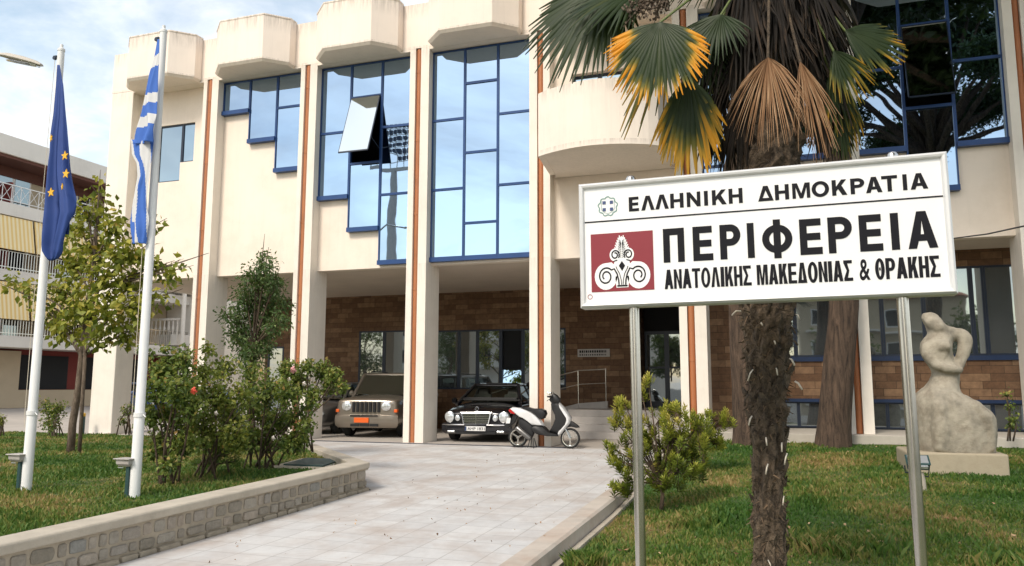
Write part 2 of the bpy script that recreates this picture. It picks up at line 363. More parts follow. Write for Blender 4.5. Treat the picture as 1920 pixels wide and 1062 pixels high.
P = [(-5.7,10.4),(-2.4,10.4),(-2.4,17.2),(-11.3,17.2),(-11.3,16.75)]
b.add([(x, y, zd(y)) for x, y in P], [tuple(range(5))], 0, .5); tag(b.build('driveway', M['drive']), kind='structure')
b = MB(); b.box(-18.6, -1.45, 17.2, 25.4, -.3, .004); tag(b.build('parking_floor', M['paving']), kind='structure')
b = MB(); b.box(-11.4, -4.6, 17.13, 17.197, -.02, .012); tag(b.build('drain_channel', M['darkblue']), 'dark narrow drain slot across the driveway at the foot of the pillars', 'drain')
b = MB(); b.add([(x, y, z) for x, y, z in ((-75,-60,-.3),(-18.62,-60,-.3),(-18.62,60,.0),(-75,60,.0))], [(0,1,2,3)], 0, .5); b.v[0:0] = []
sheet('street', [-90,-45,-32,-24.5,-18.62], rngf(-60, 70, 26), lambda x, y: (-.03 if y > 17 else zd(y)-.1)+(.32*max(0, min(1, (-x-24)/8))), M['paving'])
# ------------------------------------------------------------------ kerb of the right lawn
b = MB()
ys = rngf(-10, 17.1, 20)
b.loft([[(-2.42, y, zd(y)+.006), (-2.2, y, zd(y)+.012), (-2.17, y, zd(y)-.01), (-2.15, y, zd(y)-.5), (-2.42, y, zd(y)-.5)] for y in ys], close=True)
tag(b.build('kerb', M['kerb']), 'low pinkish concrete kerb strip between the driveway and the right lawn', 'kerb')
b = MB(); b.loft([[(-2.147, y, zr(y,-2.1)-.3), (-2.147, y, zr(y,-2.1)+.03), (-2.08, y, zr(y,-2.1)+.03), (-2.06, y, zr(y,-2.1)-.3)] for y in ys], close=True)
tag(b.build('kerb_footing', M['coping']), 'thin pale concrete footing line along the inner side of the kerb', 'kerb')
LX = lambda Y: -2.1
sheet('lawn', rngf(-2.1, 16, 36), rngf(-10, 17.14, 54), lambda x, y: zr(y, x)+.02*noise.noise(Vector((x*.8, y*.8, 3)))*(1 if x > -1.9 else 0), M['lawn'], test=lambda x, y: x > LX(y)-.05)
def diagX(Y): return -5.73-(Y-10.35)*.87                       # line of the planter's far wall
sheet('lawn', rngf(-30, -5.95, 96), rngf(-10, 17, 108), lambda x, y: zl(x, y)+.015*noise.noise(Vector((x*.8, y*.8, 9))), M['lawn'],
      test=lambda x, y: x > -18.6 and (y < 10.4 or x < diagX(y)-.1) or (x > -24 and y < 16.9 and x < -18.5))
# grass blades
def grass(name, n, samp, zf, hmin, hmax, label):
    P = samp(n); n = len(P); x, y = P[:, 0], P[:, 1]
    z = np.array([zf(a, c) for a, c in P]); h = rng.uniform(hmin, hmax, n)*(.55+.9*np.array([max(0, noise.noise(Vector((a*1.1, c*1.1, 0)))+.5) for a, c in P]))
    an = rng.uniform(0, 2*pi, n); w = rng.uniform(.0035, .007, n)*(1+np.hypot(x, y)*.12); le = rng.uniform(.1, .9, n)*h; la = rng.uniform(0, 2*pi, n)
    V = np.zeros((n, 4, 3)); dx, dy = np.cos(an)*w, np.sin(an)*w; lx, ly = np.cos(la)*le, np.sin(la)*le
    V[:, 0] = np.c_[x-dx, y-dy, z-.01]; V[:, 1] = np.c_[x+dx, y+dy, z-.01]
    V[:, 2] = np.c_[x+dx*.7+lx*.4, y+dy*.7+ly*.4, z+h*.65]; V[:, 3] = np.c_[x+lx, y+ly, z+h]
    F = np.arange(n*4).reshape(n, 4); v = np.repeat(rng.uniform(0, 1, n), 4)
    o = npmesh(name, V.reshape(-1, 3), F, M['grass'], None, {'v': v}); tag(o, label, 'grass', kind='stuff')
def sampR(n):
    r = rng.uniform(0, 1, (n*2, 2)); d = 2.6+14.4*r[:, 0]**1.25; a = (-.34+1.15*r[:, 1]); x = d*np.tan(a)*1.0; P = np.c_[x, d]
    k = (P[:, 0] > -2.03) & (P[:, 0] < 9) & (P[:, 1] < 17.1); return P[k][:n]
def sampL(n):
    P = np.c_[rng.uniform(-23.5, -6.0, n*3), 3.2+13.6*rng.uniform(0, 1, n*3)**1.0]
    d = np.hypot(P[:, 0], P[:, 1]); k = (rng.uniform(0, 1, n*3) < (9/d)**1.6) & ((P[:, 1] < 10.35) | (P[:, 0] < -5.9-(P[:, 1]-10.35)*.87)) ; return P[k][:n]
grass('grass', 190000, sampR, lambda x, y: zr(y, x), .02, .06, 'patchy green and dry brown grass of the lawn under the sign')
grass('grass', 110000, sampL, zl, .02, .055, 'green and yellowing grass around the two flagpoles')
def sampT(n):
    P = []
    for (cx_, cy_, r) in ((-1.75,5.1,.35),(-1.2,4.9,.4),(-1.9,6.0,.22),(-.75,5.2,.3),(1.9,5.6,.5),(2.6,6.4,.6),(1.3,6.8,.4),(-1.85,7.6,.15),(2.2,8.2,.5),(.5,8.6,.4),(3.4,7.4,.5),(-1.0,9.6,.3)):
        P.append(np.c_[rng.normal(cx_, r*.5, n//12), rng.normal(cy_, r*.5, n//12)])
    P = np.concatenate(P); return P[P[:, 0] > -2.04]
grass('grass', 12000, sampT, lambda x, y: zr(y, x), .08, .16, 'taller dark green grass tufts near the sign and the kerb')
# dry leaves and twigs scattered on the right lawn
def scatter(name, n, x0, x1, y0, y1, zf, s, mt, label, cat):
    x = rng.uniform(x0, x1, n); y = rng.uniform(y0, y1, n); z = np.array([zf(a, c)+.03 for a, c in zip(x, y)]); V = np.zeros((n, 4, 3))
    an = rng.uniform(0, 2*pi, n); ss = rng.uniform(.5, 1, n)*s; T = rng.uniform(-.012, .02, (n, 4))
    for k, (u, w) in enumerate(((-1, 0), (0, -.45), (1, 0), (0, .45))):
        V[:, k] = np.c_[x+ss*(u*np.cos(an)-w*np.sin(an)), y+ss*(u*np.sin(an)+w*np.cos(an)), z+T[:, k]]
    o = npmesh(name, V.reshape(-1, 3), np.arange(n*4).reshape(n, 4), mt, None, {'v': np.repeat(rng.uniform(0, 1, n), 4)}); tag(o, label, cat, kind='stuff')
scatter('fallen_leaves', 420, -2, 6, 5, 17, lambda a, c: zr(c, a), .035, M['deadfrond'], 'dry tan leaves fallen on the right lawn', 'fallen leaves')
scatter('fallen_leaves', 160, -5.6, -2.3, 5, 17, lambda a, c: zd(c)-.024, .018, M['deadfrond'], 'tiny dry leaves lying on the driveway pavers', 'fallen leaves')

# ------------------------------------------------------------------ planter wall (right edge of the left lawn)
gw = empty('planter_wall', (-5.73, 5, -.24), 'low wall of squared grey stones with pale concrete coping along the driveway', 'garden wall')
b = MB(); ys = rngf(-10, 10.33, 14)
b.loft([[(-5.76, y, zd(y)-.3), (-5.76, y, zwall(y)-.085), (-6.0, y, zwall(y)-.085), (-6.0, y, zd(y)-.3)] for y in ys], close=True)
for (x0, y0, x1, y1) in ((-5.8, 10.3, -11.2, 16.62),):          # return running diagonally up to the second pillar
    d = Vector((x1-x0, y1-y0, 0)).normalized(); nn = Vector((-d.y, d.x, 0))
    sec = []
    for k in range(13):
        t = k/12; p = Vector((x0+(x1-x0)*t, y0+(y1-y0)*t, 0)); zt = zwall(10.3)*(1-t)+.09*t-.11
        sec.append([p+Vector((0,0,-.4)), p+Vector((0,0,zt)), p+nn*.2+Vector((0,0,zt)), p+nn*.2+Vector((0,0,-.4))])
    b.loft(sec, close=True)
b.build('wall_core', M['mortar'], gw)
b = MB()
b.loft([[(-5.72, y, zwall(y)-.087), (-5.712, y, zwall(y)-.012), (-5.73, y, zwall(y)), (-6.03, y, zwall(y)), (-6.04, y, zwall(y)-.087)] for y in rngf(-10, 10.38, 30)], close=True)
sec = []
for k in range(17):
    t = k/16; p = Vector((-5.74+(-11.22+5.74)*t, 10.384+(16.72-10.384)*t, 0)); zt = zwall(10.4)*(1-t)+.10*t-.004
    sec.append([p+Vector((0,0,zt-.11)), p+Vector((0,0,zt)), p+nn*.26+Vector((0,0,zt)), p+nn*.26+Vector((0,0,zt-.11))])
b.loft(sec, close=True)
b.build('coping', M['coping'], gw, bevel=.012)
b = MB()      # individual stones: two or three courses
def stone(xf, y0, y1, z0, z1, d):
    n = 5; a = random.random(); ring = []
    cy_, cz_ = (y0+y1)/2, (z0+z1)/2; hy, hz = (y1-y0)/2, (z1-z0)/2
    pts = []
    for k in range(14):
        t = 2*pi*k/14; c, s_ = cos(t), sin(t); e = .35+random.uniform(-.06, .1)
        pts.append((cy_+hy*math.copysign(abs(c)**e, c)*random.uniform(.9, 1), cz_+hz*math.copysign(abs(s_)**e, s_)*random.uniform(.9, 1)))
    s0 = [(xf-.02, p, q) for p, q in pts]; s1 = [(xf+d*.7, cy_+(p-cy_)*.97, cz_+(q-cz_)*.95) for p, q in pts]; s2 = [(xf+d, cy_+(p-cy_)*.82, cz_+(q-cz_)*.8) for p, q in pts]
    b.loft([s0, s1, s2], 0, a, close=True)
y = -6.
while y < 10.3:
    w = random.choice((.11, .14, .17, .2, .26)); y1 = min(y+w, 10.34)
    zt = zwall(y)-.10
    if y1-y > .06: stone(-5.76, y+.012, y1-.012, zt-random.uniform(.122, .132), zt-random.uniform(0, .012), random.uniform(.008, .02))
    y = y1
y = -6.; 
while y < 10.3:
    w = random.choice((.12, .16, .22, .28)); y1 = min(y+w, 10.36); zt = zwall(y)-.24
    if y1-y > .06: stone(-5.76, y+.01, y1-.01, zt-random.uniform(.09, .11), zt-random.uniform(0, .014), random.uniform(.012, .035))
    y = y1
b.build('stonework', M['stones'], gw)
b = MB(); y = -6.
while y < 10.35:
    w = random.uniform(.2, .45); y1 = min(y+w, 10.4)
    b.a and None; stone(-5.75, y, y1-.004, zd(y)-.04, zd(y)+.05, random.uniform(.02, .05)); y = y1
b.build('base_course', M['mortar'], gw)

# ------------------------------------------------------------------ office building
BLD = empty('office_building', (-6.8, 17.4, 0), 'cream two-storey public office building with deep pillars, blue mirrored windows and octagonal parapet boxes', 'building')
YF, YP, YG = 17.4, 17.72, 17.65
PIL = [(-18.53,None,None,-17.72),(-15.19,-15.07,-14.90,-14.68),(-11.98,-11.85,-11.69,-11.47),(-8.71,-8.555,-8.40,-8.173),(-5.50,-5.305,-5.15,-4.985),
       (-2.06,-1.89,-1.73,-1.48),(1.28,1.39,1.53,1.735),(4.52,4.695,4.835,5.05),(7.82,7.98,8.14,8.35),(11.1,11.27,11.43,11.64)]
for i, (xl, gl, gr, xr) in enumerate(PIL):
    z0 = .42 if i > 5 else 0
    b = MB()
    if gl is None:
        b.box(xl, xr, YF, 18.05, z0, 9.96)
        b.box(xl, xl+.25, 18.05, 30, 4.35, 9.96)
        b.build('pillar', M['pillar'], BLD, bevel=.02); continue
    b.box(xl, gl, YF, 17.56, z0, 9.96); b.box(gr, xr, YF, 17.56, z0, 9.96); b.box(xl, xr, 17.56, 18.2, z0, 9.96)
    p = b.build('pillar', M['pillar'], BLD)
    b = MB(); xc = (gl+gr)/2; r = (gr-gl)/2*.88; b.tube([(xc, 17.49, z0+.003), (xc, 17.49, 9.95)], r, 14)
    for z in (1.9, 3.7, 5.6, 7.5, 9.3): b.tube([(xc, 17.49, z), (xc, 17.49, z+.05)], r*1.12, 14)
    b.build('drainpipe', M['pipe'], p, smooth='auto')
# parapet with vertical pours
b = MB(); b.box(-18.53, 12, YF, 17.9, 9.963, 11.17); b.box(-18.53, -18.2, 17.9, 30, 9.963, 11.17)
bays = [(PIL[i][3], PIL[i+1][0]) for i in range(9)]
for i, (x0, x1) in enumerate(bays): b.box(x0+.002, x1-.002, YF+.003, 17.9, 9.9, 9.961)
b.build('parapet', M['cream'], BLD)
b = MB(); b.box(-18.2, 12, 17.9, 30, 9.97, 10.15); b.box(-18.28, 12, 29.8, 30, 0, 9.96); b.box(11.8, 12, 18.2, 29.8, 0, 9.96); b.build('roof', M['soffit'], BLD)
for i, (x0, x1) in enumerate(bays):
    xc = (x0+x1)/2-.05; A = [(-1.21, YF-.003), (-1.21, 17.12), (-.70, 16.63), (.70, 16.63), (1.21, 17.12), (1.21, YF-.003)]
    I = [(-1.15, YF-.003), (-1.15, 17.14), (-.67, 16.69), (.67, 16.69), (1.15, 17.14), (1.15, YF-.003)]
    b = MB(); f = lambda Q, z: [(xc+x, y, z) for x, y in Q]
    b.loft([f(I, 9.9), f(A, 9.97), f(A, 11.17), f([(x*1.012, y-(.012 if y < 17.3 else 0)) for x, y in A], 11.18), f([(x*1.012, y-(.012 if y < 17.3 else 0)) for x, y in A], 11.22)], 0, .5, close=True)
    b.build('parapet_box', M['cream'], BLD, bevel=.006)
# windows: rows of panes per column, z bottoms measured on the facade
G = [9.88, 8.95, 8.05, 7.14, 6.245, 5.345, 4.44]
WIN = {1: [[0,1],[0,2],[0,1,3]], 2: [[0,2,4],[0,1,3,5],[0,2,4,6]], 3: [[0,2,4,6],[0,1,3,5,6],[0,2,4,6]],
       5: [[0,2,4,5],[0,1,3,5],[0,2,4]], 6: [[0,2,4],[0,1,3,5],[0,2,4]], 7: [[0,2,4,6],[0,1,3,5,6],[0,2,4,6]], 8: [[0,2,4],[0,1,3,5],[0,2,4]]}
OPEN = {(2,1,1), (6,1,1)}
def window(x0, x1, z0, z1, yb=YP, yf=YG-.03, bottom=False, fr=.028, mg='mirror', mf='blue', openang=None, parent=None, tilt=None):
    e = .0015; x0 += e; x1 -= e; z0 += e; z1 -= e
    b = MB(); bt = fr*(3.0 if bottom else 1)
    ybot = yf-(.05 if bottom else 0)
    b.box(x0, x1, ybot, yb, z0-(.03 if bottom else 0), z0+bt); b.box(x0, x1, yf, yb, z1-fr, z1)
    b.box(x0, x0+fr, yf+.002, yb, z0+bt, z1-fr); b.box(x1-fr, x1, yf+.002, yb, z0+bt, z1-fr)
    w = b.build('window', M[mf], parent or BLD)
    yg = yf+.03; b = MB()
    if openang is None:
        dz = random.uniform(-.004, .004) if tilt is None else tilt*(z1-z0); dx = random.uniform(-.003, .003)
        b.add([(x0+fr, yg, z0+bt), (x1-fr, yg+dx, z0+bt), (x1-fr, yg+dz+dx, z1-fr), (x0+fr, yg+dz, z1-fr)], [(0,1,2,3)], 0, .5)
        b.add([(x0+fr, yg+.05, z0+bt), (x1-fr, yg+.05, z0+bt), (x1-fr, yg+.05, z1-fr), (x0+fr, yg+.05, z1-fr)], [(0,1,2,3)], 1, .5)
        b.build('pane', [M[mg], M['interior']], w)
    else:
        H_ = z1-z0-2*fr; c, s_ = cos(openang), sin(openang); t = Vector((0, -s_, -c)); nv = Vector((0, -c, s_)); top = Vector((0, yf-.005, z1-fr))
        P = lambda x, u, d: Vector((x, 0, 0))+top+t*u+nv*d
        b.add([P(x0+fr+.02,.03,.034), P(x1-fr-.02,.03,.034), P(x1-fr-.02,H_-.03,.034), P(x0+fr+.02,H_-.03,.034)], [(0,1,2,3)], 0, .5)
        for (a0, a1, u0, u1) in ((x0+fr, x0+fr+.03, 0, H_), (x1-fr-.03, x1-fr, 0, H_), (x0+fr, x1-fr, 0, .035), (x0+fr, x1-fr, H_-.035, H_), (x0+fr+.03, x1-fr-.03, .035, H_-.035)):
            b.prism([P(a0,u0,0), P(a1,u0,0), P(a1,u1,0), P(a0,u1,0)], nv*(.03 if a1-a0 < .1 or u1-u0 < .1 else .02), 1)
        b.build('pane', [M['whiteglass'], M['darkblue']], w)
        b = MB(); p1 = P(x1-fr-.02, H_*.75, 0); b.tube([(x1-fr-.02, yf+.03, z0+.35), p1], .012, 6); p1 = P(x0+fr+.02, H_*.75, 0); b.tube([(x0+fr+.02, yf+.03, z0+.35), p1], .012, 6)
        b.build('stay_arm', M['darkblue'], w)
    return w
for bi, (x0, x1) in enumerate(bays):
    panel = MB()
    if bi == 0:
        panel.box(x0, -17.0, YP, 17.95, 4.35, 9.9); panel.box(-17.0, -16.16, YP, 17.95, 4.35, 7.19); panel.box(-16.16, -15.70, YP, 17.95, 4.35, 7.73)
        panel.box(-15.70, x1, YP, 17.95, 4.35, 9.9); panel.box(-17.0, -15.70, YP, 17.95, 8.89, 9.9)
        window(-17.0, -16.16, 7.19, 8.89, 17.93, 17.76, fr=.035, mg='mirror2', mf='darkblue'); window(-16.16, -15.70, 7.73, 8.89, 17.93, 17.76, fr=.035, mg='mirror2', mf='darkblue'); panel.build('wall_panel', M['wall'], BLD); continue
    if bi == 4:
        panel.box(x0, -4.52, YP, 17.95, 4.35, 9.9); panel.box(-2.55, x1, YP, 17.95, 4.35, 9.9); panel.box(-4.52, -2.55, YP, 17.95, 8.86, 9.9); panel.box(-4.52, -2.55, YP, 17.95, 4.35, 7.3)
        for k in range(3): window(-4.52+k*.657, -4.52+(k+1)*.657, 7.3, 8.86, 17.949, 17.88, fr=.05, mg='mirror2', mf='darkblue')
        panel.build('wall_panel', M['wall'], BLD); continue
    n = 3; w = (x1-x0)/n
    for c in range(3):
        rows = WIN[bi][c]; a, d = x0+c*w, x0+(c+1)*w; zb = G[rows[-1]]
        panel.box(a, d, YP+.002, 17.95, 4.35, zb)
        for k in range(len(rows)-1):
            op = (bi, c, k) in OPEN
            window(a, d, G[rows[k+1]], G[rows[k]], bottom=(k == len(rows)-2), openang=(radians(19) if bi == 2 else radians(13)) if op else None)
    panel.build('wall_panel', M['wall'], BLD)
b = MB()
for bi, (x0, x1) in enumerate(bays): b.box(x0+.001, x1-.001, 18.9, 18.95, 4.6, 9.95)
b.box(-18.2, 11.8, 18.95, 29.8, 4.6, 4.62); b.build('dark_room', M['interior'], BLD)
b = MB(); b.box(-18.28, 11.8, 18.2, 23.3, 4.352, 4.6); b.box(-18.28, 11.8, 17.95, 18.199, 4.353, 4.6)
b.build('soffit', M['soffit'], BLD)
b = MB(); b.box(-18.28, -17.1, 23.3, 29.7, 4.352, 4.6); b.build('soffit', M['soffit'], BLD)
# balcony
out = [(-4.975, 17.37), (-4.88, 16.5), (-4.80, 15.83)]+[(-3.5+(-1.3+2.6*t), 15.83-.44*sin(pi*t)**.85) for t in [k/14 for k in range(1, 14)]]+[(-2.2, 15.85), (-2.12, 16.5), (-2.08, 17.37)]
cen = Vector((-3.5, 17.0)); sec = []
inn = [(x+(.13 if x < -3.5 else -.13)*min(1, abs(x+3.5)/.9), y+(.14 if y < 16.4 else 0)) for x, y in out]
for (x, y), (u, v_) in zip(out, inn): sec.append([(x, y, 6.3), (x, y, 7.72), (u, v_, 7.72), (u, v_, 6.3)])
b = MB(); b.loft(sec, close=True); b.prism([(x, y, 6.31) for x, y in inn]+[(-2.1, 17.7, 6.31), (-4.95, 17.7, 6.31)], (0,0,.14)); bal = b.build('balcony', M['cream'], BLD)
# ground floor back wall under the open parking bays
b = MB()
def wallholes(b, x0, x1, z0, z1, y0, y1, holes):
    xs = sorted({x0, x1, *[h[0] for h in holes], *[h[1] for h in holes]}); 
    for a, c in zip(xs, xs[1:]):
        hs = sorted([(h[2], h[3]) for h in holes if h[0] <= a+1e-6 and h[1] >= c-1e-6]); z = z0
        for (p, q) in hs+[(z1, z1)]:
            if p > z+1e-6: b.box(a, c, y0, y1, z, p)
            z = q
wallholes(b, -17.07, -4.25, 0, 4.352, 23.3, 23.55, [(-16.95, -16.3, 0, 2.7), (-13.36, -10.72, 1.25, 3.17), (-10.62, -6.2, 1.25, 3.13)])
b.box(-17.07, -16.85, 23.55, 29.7, 0, 4.35); b.box(-4.25, -4.0, 23.3, 24.6, 0, 4.352)
b.build('stone_wall', M['brick'], BLD)
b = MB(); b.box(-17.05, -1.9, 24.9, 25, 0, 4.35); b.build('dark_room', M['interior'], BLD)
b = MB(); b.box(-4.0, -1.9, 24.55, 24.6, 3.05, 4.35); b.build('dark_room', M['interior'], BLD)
for (x0, x1) in ((-13.36, -12.42), (-12.42, -11.5), (-11.5, -10.72)): window(x0, x1, 1.25, 3.17, 23.42, 23.29, fr=.05, mg='darkglass', mf='darkblue')
for k, (x0, x1) in enumerate(((-10.62,-9.73),(-9.73,-9.10),(-9.10,-8.31),(-8.31,-7.58),(-7.58,-6.9),(-6.9,-6.2))):
    window(x0, x1, 1.25, 3.13, 23.42, 23.29, fr=.05, mg='mirror' if k == 3 else 'darkglass', mf='darkblue', tilt=.085 if k == 3 else None)
window(-16.95, -16.3, 0.02, 2.7, 23.42, 23.29, fr=.06, mg='darkglass', mf='darkblue')
dr = None
for (x0, x1) in ((-3.98, -3.3), (-3.3, -2.64), (-2.64, -1.95)):
    b = MB(); f = .07; b.box(x0, x0+f, 24.45, 24.52, .72, 3.05); b.box(x1-f, x1, 24.45, 24.52, .72, 3.05); b.box(x0+f, x1-f, 24.45, 24.52, 2.95, 3.05); b.box(x0+f, x1-f, 24.45, 24.52, .72, .9); b.box(x0+f, x1-f, 24.45, 24.52, 1.9, 1.96)
    d = b.build('door', M['darkblue'], BLD); b = MB(); b.quad((x0+f, 24.48, .9), (x1-f, 24.48, .9), (x1-f, 24.48, 2.95), (x0+f, 24.48, 2.95)); b.build('pane', M['darkglass'], d)
    b = MB(); b.tube([(x0+.12, 24.42, 1.5), (x0+.12, 24.42, 2.0)], .015, 6); b.build('handle', M['steel'], d)
# steps, landing, ramp
b = MB()
for k in range(4): b.box(-5.6, -1.5, 20.2+.35*k, 20.2+.35*(k+1) if k < 3 else 24.45, .004, .18*(k+1)-.002)
b.build('steps', M['marble'], BLD, bevel=.008)
b = MB(); b.prism([(-8.6, 22.47, .0), (-5.61, 22.47, .0), (-5.61, 22.47, .86), (-8.6, 22.47, .12)], (0,.82,0)); b.prism([(-5.6, 22.47, .72), (-4.75, 22.47, .72), (-4.75, 22.47, .93), (-5.6, 22.47, .862)], (0,.1,0)); b.build('ramp', M['marble'], BLD)
b = MB(); zr_ = lambda x: .12+(x+8.6)*.2475
for dz, r in ((.95, .022), (.55, .014)): b.tube([(x, 22.5, zr_(x)+dz) for x in (-8.5, -5.6)]+[(-4.8, 22.5, .9+dz+.0)], r, 8)
for x in (-8.4, -7.0, -5.62): b.tube([(x, 22.5, zr_(x)), (x, 22.5, zr_(x)+.95)], .016, 8)
b.tube([(-4.8, 22.5, .9), (-4.8, 22.5, 1.87)], .016, 8)
b.build('handrail', M['steel'], BLD)
# right wing of the ground floor, behind the pillars
xb = at(1378, 640, 19.3).x
b = MB(); b.box(-2.0, xb, 19.3, 19.5, 0, 4.352)
b.box(xb, 11.8, 19.3, 19.5, 3.99, 4.352); b.box(xb, 11.8, 19.28, 19.5, 1.09, 1.93); b.box(-2.0, -1.8, 19.5, 24.6, 0, 4.352); b.build('stone_wall', M['brick'], BLD)
b = MB(); b.box(xb, 11.8, 19.24, 19.34, 1.932, 2.03); b.box(xb, 11.8, 19.24, 19.34, 1.015, 1.088); b.build('blue_band', M['band'], BLD)
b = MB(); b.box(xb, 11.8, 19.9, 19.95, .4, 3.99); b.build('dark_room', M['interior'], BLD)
xs = [xb, .35, 1.35, 2.2, 3.05, 4.0, 4.25, 5.2, 6.2, 7.2, 8.2, 9.2, 10.2, 11.2]
for a, c in zip(xs, xs[1:]):
    window(a, c, 2.03, 3.99, 19.45, 19.32, fr=.045, mg='darkglass', mf='darkblue'); 
    window(a, c, .44, 1.015, 19.45, 19.32, fr=.035, mg='darkglass', mf='darkblue')
b = MB(); b.box(-1.45, 12, 17.15, 19.5, -.1, .418); b.build('plinth', M['plinth'], BLD, bevel=.015)
b = MB(); c = at(1712, 812, 17.1); b.box(1.95+.0, 2.0, 17.12, 17.149, .2, .38); 
# wall plaque by the entrance
sg = empty('wall_plaque', (-5.32, 23.28, 2.35), 'small grey plaque with dark lettering on the brown stone wall beside the entrance', 'plaque')
b = MB(); b.box(-5.82, -4.83, 23.262, 23.297, 2.235, 2.47); b.build('plate', M['marble'], sg)
b = MB(); x = -5.76
while x < -4.92: w_ = random.choice((.03, .045, .05)); b.box(x, x+w_, 23.257, 23.2615, 2.36, 2.43); b.box(x, x+w_*.8, 23.257, 23.2615, 2.275, 2.315); x += w_+.022
b.build('lettering', M['ink'], sg)
# ------------------------------------------------------------------ lettering (hand-built glyph outlines)
def arc(cx, cy, rx, ry, a0, a1, n=16): return [(cx+rx*cos(radians(a0+(a1-a0)*k/n)), cy+ry*sin(radians(a0+(a1-a0)*k/n))) for k in range(n+1)]
def glyph(ch, x0, x1, y0, y1, s, h):
    """closed loops of one capital; s = stem width, h = bar height"""
    W, H = x1-x0, y1-y0; X = lambda u: x0+u; Y = lambda v: y0+v; R = []
    def P(*q): R.append([(X(a), Y(b)) for a, b in q])
    if ch == 'Ε': P((0,0),(W,0),(W,h),(s,h),(s,H/2-h/2),(W*.93,H/2-h/2),(W*.93,H/2+h/2),(s,H/2+h/2),(s,H-h),(W*.97,H-h),(W*.97,H),(0,H))
    elif ch == 'Λ': P((0,0),(s*1.05,0),(W/2,H-h*1.35),(W-s*1.05,0),(W,0),(W/2+s*.58,H),(W/2-s*.58,H))
    elif ch == 'Η': P((0,0),(s,0),(s,H/2-h/2),(W-s,H/2-h/2),(W-s,0),(W,0),(W,H),(W-s,H),(W-s,H/2+h/2),(s,H/2+h/2),(s,H),(0,H))
    elif ch == 'Ν': P((0,0),(s*.93,0),(s*.93,H*.62),(W-s*.95,0),(W,0),(W,H),(W-s*.93,H),(W-s*.93,H*.38),(s*.95,H),(0,H))
    elif ch == 'Ι': P((0,0),(W,0),(W,H),(0,H))
    elif ch == 'Κ': P((0,0),(s,0),(s,H*.27),(s+W*.13,H*.41),(W-s*1.2,0),(W,0),(s+W*.36,H*.63),(W*.97,H),(W*.97-s*1.2,H),(s,H*.56),(s,H),(0,H))
    elif ch == 'Δ':
        P((0,0),(W,0),(W/2+s*.58,H),(W/2-s*.58,H)); R.append([(X(s*1.15),Y(h)),(X(W-s*1.15),Y(h)),(X(W/2),Y(H-h*1.5))])
    elif ch == 'Μ': P((0,0),(s*.85,0),(s*.85,H*.72),(W/2-s*.42,0),(W/2+s*.42,0),(W-s*.85,H*.72),(W-s*.85,0),(W,0),(W,H),(W-s*1.25,H),(W/2,H*.32),(s*1.25,H),(0,H))
    elif ch in 'ΟΘ':
        R.append(arc(X(W/2),Y(H/2),W/2,H/2*1.03,0,360,32)[:-1]); R.append(arc(X(W/2),Y(H/2),W/2-s,H/2-h*.95,0,360,32)[:-1])
        if ch == 'Θ': P((W/2-(W/2-s)*.6,H/2-h*.45),(W/2+(W/2-s)*.6,H/2-h*.45),(W/2+(W/2-s)*.6,H/2+h*.45),(W/2-(W/2-s)*.6,H/2+h*.45))
    elif ch == 'Ρ':
        m = H*.385; ry = (H-m)/2; cy = m+ry; rx = W*.48
        R.append([(X(0),Y(0)),(X(s),Y(0)),(X(s),Y(m))]+arc(X(W-rx),Y(cy),rx,ry,-90,90,14)+[(X(0),Y(H))])
        R.append([(X(s),Y(m+h))]+arc(X(W-rx),Y(cy),rx-s,ry-h,-90,90,12)+[(X(s),Y(H-h))])
    elif ch == 'Α':
        P((0,0),(s*1.05,0),(s*1.05+W*.075,H*.2),(W-s*1.05-W*.075,H*.2),(W-s*1.05,0),(W,0),(W/2+s*.58,H),(W/2-s*.58,H)); R.append([(X(s*1.15+W*.13),Y(H*.2+h*.9)),(X(W-s*1.15-W*.13),Y(H*.2+h*.9)),(X(W/2),Y(H-h*1.25))])
    elif ch == 'Τ': P((W/2-s/2,0),(W/2+s/2,0),(W/2+s/2,H-h),(W,H-h),(W,H),(0,H),(0,H-h),(W/2-s/2,H-h))
    elif ch == 'Π': P((0,0),(s,0),(s,H-h),(W-s,H-h),(W-s,0),(W,0),(W,H),(0,H))
    elif ch == 'Σ': P((0,0),(W,0),(W,h),(s*1.1,h),(W*.62,H*.5),(s*1.1,H-h),(W*.96,H-h),(W*.96,H),(0,H),(0,H-h*.85),(W*.33,H*.5),(0,h*.85))
    elif ch == 'Φ':
        cy = H/2; k = s*.5; ro, ri = H*.40, H*.40-h*.95; rx = W/2
        th = math.degrees(math.asin(min(.99, k/rx)))
        o = [(X(W/2-k),Y(-.05*H)),(X(W/2+k),Y(-.05*H))]+arc(X(W/2),Y(cy),rx,ro,-90+th,90-th,18)+[(X(W/2+k),Y(1.05*H)),(X(W/2-k),Y(1.05*H))]+arc(X(W/2),Y(cy),rx,ro,90+th,270-th,18)
        R.append(o); t2 = math.degrees(math.asin(min(.99, k/(rx-s))))
        R.append(arc(X(W/2),Y(cy),rx-s,ri,-90+t2,90-t2,12)); R.append(arc(X(W/2),Y(cy),rx-s,ri,90+t2,270-t2,12))
    return R
def curve_mesh(loops, extr=.0012):
    cu = bpy.data.curves.new('c', 'CURVE'); cu.dimensions = '2D'; cu.fill_mode = 'BOTH'; cu.extrude = extr
    for L in loops:
        sp = cu.splines.new('POLY'); sp.points.add(len(L)-1); sp.use_cyclic_u = True
        for q, (x, y) in zip(sp.points, L): q.co = (x, y, 0, 1)
    o = bpy.data.objects.new('c', cu); COL.objects.link(o); bpy.context.view_layer.update()
    me = bpy.data.meshes.new_from_object(o.evaluated_get(bpy.context.evaluated_depsgraph_get())); bpy.data.objects.remove(o); bpy.data.curves.remove(cu); return me
